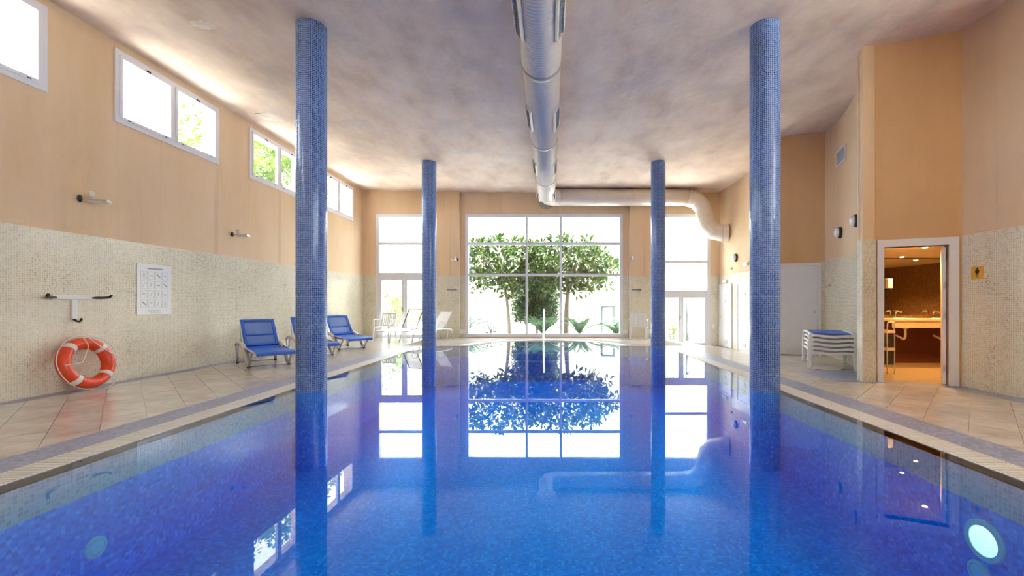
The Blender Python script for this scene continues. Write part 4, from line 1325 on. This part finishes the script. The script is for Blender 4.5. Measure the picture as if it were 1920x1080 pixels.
for x, lab in ((-3.46, 'dark hook rail on the tiled pier left of the big window'), (3.02, 'dark hook rail on the tiled pier behind the white armchair')):
    root = tag(empty('hook_rail', (x, YB - 0.172, 1.70)), lab, 'hook rail', 'hook rails on the piers')
    MB().box(-0.17, 0.17, -0.014, 0.0, -0.02, 0.02).build('rail_plate', M['grey'], root)
    for k in range(5):
        u = -0.14 + 0.07 * k
        MB().tube([(u, -0.014, 0.0), (u, -0.05, -0.01), (u, -0.055, 0.02)], 0.008, 6).build('hook', M['dark'], root)
for x, lab in ((-3.10, 'white socket box low on the wall left of the big window'), (2.665, 'white socket box low on the wall right of the big window'), (3.42, 'white socket box low on the wall behind the white armchair')):
    root = tag(empty('socket_box', (x, YB - 0.012, 0.22)), lab, 'socket', 'low socket boxes')
    MB().box(-0.10, 0.10, -0.05, 0.0, -0.07, 0.07).build('housing', M['plastic'], root, bevel=0.008)
    MB().box(-0.08, 0.08, -0.056, -0.05, -0.05, 0.05).build('cover', M['white'], root)
sw = tag(empty('light_switch', (5.80, YB - 0.012, 0.40)), 'white switch plate beside the far right glass door', 'switch')
MB().box(-0.045, 0.045, -0.012, 0, -0.09, 0.09).build('plate', M['plastic'], sw, bevel=0.004)
MB().box(-0.025, 0.025, -0.018, -0.012, -0.04, 0.04).build('rocker', M['white'], sw)
sw = tag(empty('light_switch', (XL + 0.012, 14.5, 0.52)), 'white switch plate at the far end of the left wall', 'switch')
MB().box(0, 0.012, -0.045, 0.045, -0.06, 0.06).build('plate', M['plastic'], sw, bevel=0.004)
MB().box(0.012, 0.018, -0.025, 0.025, -0.04, 0.04).build('rocker', M['white'], sw)

# ------------------------------------------------------------------ right side fittings
def curve_at(y):
    for p, q in zip(cp, cp[1:]):
        if p.y <= y <= q.y:
            t = (y - p.y) / (q.y - p.y)
            d = (q - p).normalized()
            pt = p + (q - p) * t
            return pt, d, Vector((-d.y, d.x, 0))         # point, tangent, towards the hall
def bulkhead(loc, nrm, label, r=0.12):
    root = tag(empty('bulkhead_lamp', loc, math.atan2(nrm.y, nrm.x)), label, 'wall lamp', 'round bulkhead lamps')
    MB().lathe([(r, 0.0), (r, 0.045), (r * 0.94, 0.06)], 28, 'x').build('base_ring', M['dark'], root)
    MB().lathe([(r * 0.92, 0.058), (r * 0.86, 0.085), (r * 0.62, 0.115), (r * 0.3, 0.13), (0.01, 0.134)], 28, 'x').build('opal_dome', M['opal'], root, smooth=True)
    return root
p, d, nn = curve_at(9.10)
bulkhead((p.x, p.y, 2.72), nn, 'round opal bulkhead lamp on the curved wall, the one farther from the doorway')
p, d, nn = curve_at(7.88)
bulkhead((p.x, p.y, 2.74), nn, 'round opal bulkhead lamp on the curved wall right beside the pilaster')
bulkhead((6.03, 13.85, 2.70), Vector((-1, 0, 0)), 'round opal bulkhead lamp above the two white cubicle doors', 0.13)
p0_, _, _ = curve_at(8.72); p1_, _, _ = curve_at(9.30)
dd = (p1_ - p0_); LL = dd.length; dd.normalize(); nn = Vector((-dd.y, dd.x, 0))
vg = tag(empty('wall_vent', (p0_.x, p0_.y, 4.16)), 'white-framed rectangular vent grille high on the curved wall', 'vent')
def VT(u, d_, z): return tuple(dd * u + nn * d_ + Vector((0, 0, z)))
ring(MB(), 0, LL, 0, 0.33, 0.03, 0.0, 0.03, VT).build('frame', M['plastic'], vg, fix=True)
tb(MB(), 0.02, LL - 0.02, 0.0, 0.008, 0.02, 0.31, VT).build('backing', M['grey'], vg, fix=True)
for k in range(8):
    z = 0.045 + k * 0.034
    tb(MB(), 0.03, LL - 0.03, 0.01, 0.022, z - 0.008, z + 0.008, VT).build('louvre', M['printlight'], vg, fix=True)
for y, z, lab in ((14.65, 1.98, 'white emergency light over the cubicle door in the far corner'), (13.1, 2.42, 'white emergency light high beside the near right column')):
    root = tag(empty('emergency_light', (6.03, y, z)), lab, 'lamp', 'emergency lights')
    MB().box(-0.06, 0, -0.15, 0.15, -0.05, 0.06).build('housing', M['plastic'], root, bevel=0.01)
    MB().box(-0.068, -0.06, -0.13, 0.13, -0.04, 0.03).build('diffuser', M['opal'], root)
sn_ = tag(empty('wall_sensor', (6.03, 14.15, 2.38)), 'tiny white wall sensor below the bulkhead lamp over the cubicle doors', 'sensor')
MB().box(-0.05, 0, -0.03, 0.03, -0.04, 0.04).build('body', M['plastic'], sn_, bevel=0.01)
MB().box(-0.056, -0.05, -0.018, 0.018, -0.02, 0.01).build('eye', M['dark'], sn_)
tp = tag(empty('wall_tap', (6.28, 9.62, 1.55)), 'small brass tap on the tiled curved wall beside the service door', 'tap')
p, d, nn = curve_at(9.6)
tp.location = (p.x + nn.x * 0.012, p.y + nn.y * 0.012, 1.62); tp.rotation_euler = (0, 0, math.atan2(nn.y, nn.x))
MB().lathe([(0.03, 0), (0.03, 0.01), (0.014, 0.02)], 14, 'x').build('rose', M['yellow'], tp)
MB().tube([(0.01, 0, 0), (0.07, 0, 0), (0.085, 0, -0.05)], 0.011, 8).build('spout', M['steel'], tp, smooth=True)

# men's sign
ms = tag(empty('restroom_sign', (XR - 0.012, 5.96, 1.635)), 'yellow square sign with a black standing man pictogram beside the doorway', 'sign')
T = lambda u, d, z: (-d, u, z)
tb(MB(), -0.085, 0.085, 0.0, 0.006, -0.09, 0.09, T).build('plate', M['yellow'], ms, fix=True)
fig = MB()
body = [(-0.010, -0.07), (-0.016, -0.07), (-0.018, 0.0), (-0.026, 0.0), (-0.028, 0.035), (-0.018, 0.046), (0.018, 0.046), (0.028, 0.035), (0.026, 0.0), (0.018, 0.0), (0.016, -0.07), (0.010, -0.07), (0.003, -0.01), (-0.003, -0.01)]
n = len(body)
fig.add([T(u, 0.0062, z) for u, z in body] + [T(u, 0.0078, z) for u, z in body], [tuple(range(n)), tuple(range(2 * n - 1, n - 1, -1))] + [(i, (i + 1) % n, n + (i + 1) % n, n + i) for i in range(n)])
head = [(0.012 * math.cos(2 * math.pi * k / 14), 0.060 + 0.012 * math.sin(2 * math.pi * k / 14)) for k in range(14)]
fg = fig.build('man_pictogram', M['black'], ms, fix=True)
hd = MB().add([T(u, 0.0062, z) for u, z in head] + [T(u, 0.0078, z) for u, z in head], [tuple(range(14)), tuple(range(27, 13, -1))] + [(i, (i + 1) % 14, 14 + (i + 1) % 14, 14 + i) for i in range(14)])
hd.build('head_dot', M['black'], fg, fix=True)

# ------------------------------------------------------------------ outside: terrace, slope, plants
gr = MB()
nx, ny = 60, 44
def ground_z(x, y):
    z = -0.33
    t = max(0, y - 21.5)
    z += 0.52 * max(0, t) - 0.006 * t * t * (1 if t < 40 else 0)
    tl = max(0, -x - 30)
    z = max(z, -0.33 + 0.45 * tl)
    tr = max(0, x - 14)
    return z + 0.12 * math.sin(x * 0.9 + y * 0.5) * min(1, max(t, tl) / 4)
V = []; F = []
for j in range(ny + 1):
    for i in range(nx + 1):
        x = -45 + 90 * i / nx; y = -30 + 80 * j / ny
        V.append((x, y, ground_z(x, y) - (0.9 if (-6.9 < x < 8.8 and -5 < y < 15.3) else 0)))
for j in range(ny):
    for i in range(nx):
        a = j * (nx + 1) + i
        F.append((a, a + 1, a + nx + 2, a + nx + 1))
def flat(fc):
    c_ = sum((Vector(V[k]) for k in fc), Vector()) / 4
    return c_.y < 22.0 and c_.x > -15
tag(MB().add(V, [f_ for f_ in F if not flat(f_)]).build('hillside', M['hill'], smooth=True), kind='structure')
tag(MB().add(V, [f_ for f_ in F if flat(f_)]).build('garden_ground', M['terrace'], smooth=True), kind='structure')  # pale area shaped around the building to bounce daylight into the hall
struct(MB().box(-9, 9, YB + 0.31, 18.6, -0.6, -0.30).build('terrace', M['terrace']))

def leaves(mb, centre, n, spread, size, up=0.3, aspect=0.42):
    for _ in range(n):
        d = Vector((rnd.gauss(0, 1), rnd.gauss(0, 1), rnd.gauss(0, 1) + up)).normalized()
        p = Vector(centre) + d * spread * rnd.uniform(0.3, 1)
        L_ = size * rnd.uniform(0.7, 1.25)
        s = d.cross(Vector((rnd.uniform(-1, 1), rnd.uniform(-1, 1), rnd.uniform(-1, 1)))).normalized() * L_ * aspect * 0.5
        q = d.cross(s).normalized() * L_ * 0.08
        mb.add([p, p + d * L_ * 0.5 + s + q, p + d * L_, p + d * L_ * 0.5 - s + q], [(0, 1, 2, 3)])
def bush_tree(name, label, cat, base, trunk_h, crown_c, crown_r, clumps, per, size, mat, trunk_r=0.06, group=None, spread=0.16, shell=0.35, boxy=False):
    root = tag(empty(name, base), label, cat, group)
    B = Vector(base); cc = Vector(crown_c) - B
    if trunk_h:
        lean = Vector((cc.x * 0.4, cc.y * 0.4, trunk_h))
        MB().tube(smooth_path([(0, 0, -0.1), (lean.x * 0.3, lean.y * 0.3, trunk_h * 0.5), lean, cc], 4), [trunk_r * (1 - 0.5 * i / 12) for i in range(13)], 9).build('trunk', M['bark'], root, smooth=True)
    f = MB(); tw = MB()
    for k in range(clumps):
        while True:
            u = Vector((rnd.uniform(-1, 1), rnd.uniform(-1, 1), rnd.uniform(-1, 1)))
            if boxy and u.x ** 2 + u.y ** 2 < 1 - 0.35 * abs(u.z) ** 3: break
            if not boxy and shell < u.length < 1: break
        c_ = cc + Vector((u.x * crown_r[0], u.y * crown_r[1], u.z * crown_r[2]))
        leaves(f, c_, per, spread, size)
        if trunk_h and k % 3 == 0:
            st = Vector((cc.x * 0.4, cc.y * 0.4, trunk_h)) * 0.6 + cc * 0.4
            tw.tube([st, (st + c_) / 2 + Vector((0, 0, 0.05)), c_], [0.02, 0.013, 0.006], 5)
    if tw.v:
        tag(tw.build('twigs', M['bark'], root), kind='stuff')
    tag(f.build('foliage', mat, root), kind='stuff')
    return root
GZ = -0.33
bush_tree('broadleaf_tree', 'broadleaf tree with thin grey trunk outside the left panes of the big window', 'tree', (-1.68, 17.6, GZ), 2.1, (-2.15, 17.7, 2.75), (2.3, 1.2, 1.15), 210, 13, 0.26, M['leaf'], 0.085, 'trees outside the big window')
bush_tree('broadleaf_tree', 'broadleaf tree with stout grey trunk outside the right panes of the big window', 'tree', (0.64, 17.7, GZ), 2.0, (0.85, 17.8, 2.75), (2.0, 1.2, 1.20), 200, 13, 0.26, M['leaf'], 0.13, 'trees outside the big window')
bush_tree('clipped_hedge', 'dense rounded dark green evergreen between the two window trees', 'hedge', (-0.62, 19.6, GZ), 0.9, (-0.66, 19.6, 1.42), (1.06, 0.8, 1.10), 1000, 18, 0.12, M['leafdark'], 0.08, None, 0.14, 0.0, True)
bush_tree('leafy_bush', 'bright green sunlit bush outside the far left glass door', 'bush', (-6.6, 18.2, GZ), 0.4, (-6.55, 18.2, 0.85), (0.45, 0.4, 0.65), 45, 14, 0.13, M['leafbright'], 0.03, None)
bush_tree('leafy_bush', 'round green bush outside the far right glass door', 'bush', (5.05, 17.6, -0.31), 0.2, (5.05, 17.6, 0.10), (0.42, 0.4, 0.34), 40, 14, 0.10, M['leafbright'], 0.02, None)
rh = tag(empty('low_red_planting', (6.2, 17.4, -0.31)), 'low strip of reddish ground planting outside the far right glass door', 'plants')
f = MB()
for k in range(90):
    leaves(f, (rnd.uniform(-1.6, 0.8), rnd.uniform(-0.2, 0.2), rnd.uniform(0.05, 0.32)), 9, 0.10, 0.08)
tag(f.build('foliage', M['redleaf'], rh), kind='stuff')
f = MB()
for k in range(70):
    leaves(f, (rnd.uniform(-2.2, 0.8), rnd.uniform(-0.4, -0.15), rnd.uniform(0.0, 0.10)), 9, 0.08, 0.07)
tag(f.build('low_foliage', M['leafdark'], rh), kind='stuff')

def sago(name, label, base, nf, length, lift=0.9):
    root = tag(empty(name, base), label, 'palm', 'palms outside the big window')
    MB().lathe([(0.10, -0.05), (0.13, 0.08), (0.11, 0.26), (0.04, 0.34)], 12).build('stem', M['bark'], root)
    for k in range(nf):
        a = 2 * math.pi * k / nf + rnd.uniform(-0.15, 0.15)
        el_ = lift * rnd.uniform(0.55, 1.25)
        mb = MB()
        pts = []
        for q in range(13):
            t = q / 12
            r_ = length * (t - 0.15 * t * t) * math.cos(el_ * (1 - 0.6 * t))
            z = 0.30 + length * (math.sin(el_) * t - 0.34 * t * t)
            pts.append(Vector((r_ * math.cos(a), r_ * math.sin(a), max(0.05, z))))
        mb.tube(pts, [0.018 * (1 - 0.8 * i / 12) for i in range(13)], 5)
        for q in range(1, 26):
            t = q / 26 * 12; i = int(t); fr_ = t - i
            p = pts[i].lerp(pts[min(12, i + 1)], fr_)
            d_ = (pts[min(12, i + 1)] - pts[i]).normalized()
            for sg in (-1, 1):
                s = d_.cross(Vector((0, 0, 1))).normalized() * sg
                l_ = 0.26 * math.sin(math.pi * (0.12 + 0.85 * q / 26))
                e = p + (s * 0.85 + d_ * 0.5 + Vector((0, 0, 0.22))).normalized() * l_
                m_ = p.lerp(e, 0.45)
                mb.add([p, m_ + d_ * 0.022, e, m_ - d_ * 0.022], [(0, 1, 2, 3)])
        mb.build('frond', M['frond'], root)
    return root
sago('sago_palm', 'spiky sago palm in the middle outside the big window', (-0.30, 16.9, -0.30), 22, 1.15, 1.1)
sago('sago_palm', 'upright feathery palm right of the stout tree trunk', (1.15, 17.0, -0.30), 14, 1.15, 1.2)
sago('sago_palm', 'spreading sago palm at the right edge of the big window', (2.65, 17.0, -0.30), 18, 1.15, 0.95)
sago('sago_palm', 'arching palm at the lower left corner of the big window', (-3.35, 16.8, -0.30), 15, 1.25, 1.1)
bush_tree('leafy_bush', 'small grey-green bush outside the lower left pane of the big window', 'bush', (-2.45, 17.3, -0.30), 0.2, (-2.4, 17.3, 0.15), (0.35, 0.3, 0.35), 22, 10, 0.11, M['frond'], 0.02)

M['gate'] = plain('dark_gate_paint', (0.06, 0.08, 0.08), 0.5)
gt = tag(empty('metal_gate', (2.30, 19.0, -0.33)), 'slender grey metal gate frame outside the right pane of the big window', 'gate')
for x in (-0.02, 0.52):
    MB().bar((x, 0, 0), (x, 0, 1.38), 0.09, 0.09, (0, 1, 0)).build('post', M['gate'], gt)
MB().bar((-0.045, 0, 1.40), (0.565, 0, 1.42), 0.09, 0.09).build('top_bar', M['gate'], gt)
MB().bar((0.0, 0, 0.55), (0.5, 0, 0.55), 0.03, 0.03).build('mid_bar', M['gate'], gt)
ps = tag(empty('garden_post', (5.55, 17.3, -0.31)), 'thin grey-green garden post outside the far right glass door', 'post')
MB().tube([(0, 0, 0), (0, 0, 1.9)], 0.06, 8).build('shaft', M['gate'], ps, smooth=True)
MB().lathe([(0.05, 1.88), (0.07, 1.90), (0.07, 1.96), (0.03, 2.0)], 14).build('cap', M['gate'], ps)

# trees beyond the high left windows
bush_tree('broadleaf_tree', 'sunlit tree seen through the second and third high left windows', 'tree', (-10.4, 13.8, GZ), 4.4, (-10.3, 13.6, 6.3), (1.2, 1.5, 1.4), 60, 12, 0.20, M['leafbright'], 0.12, 'trees beyond the left wall')
bush_tree('broadleaf_tree', 'pale green tree behind the third high left window', 'tree', (-14.5, 22.6, GZ), 5.0, (-14.5, 22.6, 8.8), (2.4, 2.6, 2.4), 420, 14, 0.26, M['leafbright'], 0.18, 'trees beyond the left wall', 0.25, 0.1)
bush_tree('broadleaf_tree', 'drooping tree crown at the top of the nearest high left window', 'tree', (-11.0, 6.0, GZ), 5.2, (-10.6, 6.6, 7.6), (1.3, 1.6, 1.0), 110, 13, 0.24, M['leafdark'], 0.12, 'trees beyond the left wall')
bush_tree('broadleaf_tree', 'grey-green tree behind the farthest high left window', 'tree', (-11.5, 21.0, GZ), 3.8, (-11.3, 21.0, 6.4), (1.8, 2.0, 1.6), 130, 12, 0.24, M['leafgrey'], 0.14, 'trees beyond the left wall')
# pale shrubs on the bright slope
sl_ = [(-9.6, 25.5, 1.2, 'pale olive shrub on the slope seen through the left glass door panes'),
       (-6.2, 29.0, 1.3, 'pale olive shrub on the slope behind the left edge of the big window'),
       (-1.8, 30.0, 1.5, 'pale olive shrub on the slope above the clipped evergreen'),
       (2.8, 31.0, 1.3, 'pale olive shrub on the slope behind the right edge of the big window')]
for x, y, r_, lab in sl_:
    bush_tree('hillside_shrub', lab, 'shrub', (x, y, ground_z(x, y)), 0, (x, y, ground_z(x, y) + r_ * 0.8), (r_, r_ * 0.8, r_ * 0.9), 40, 12, 0.22, M['leafgrey'], 0.05, 'pale shrubs on the slope', 0.3, 0.2)
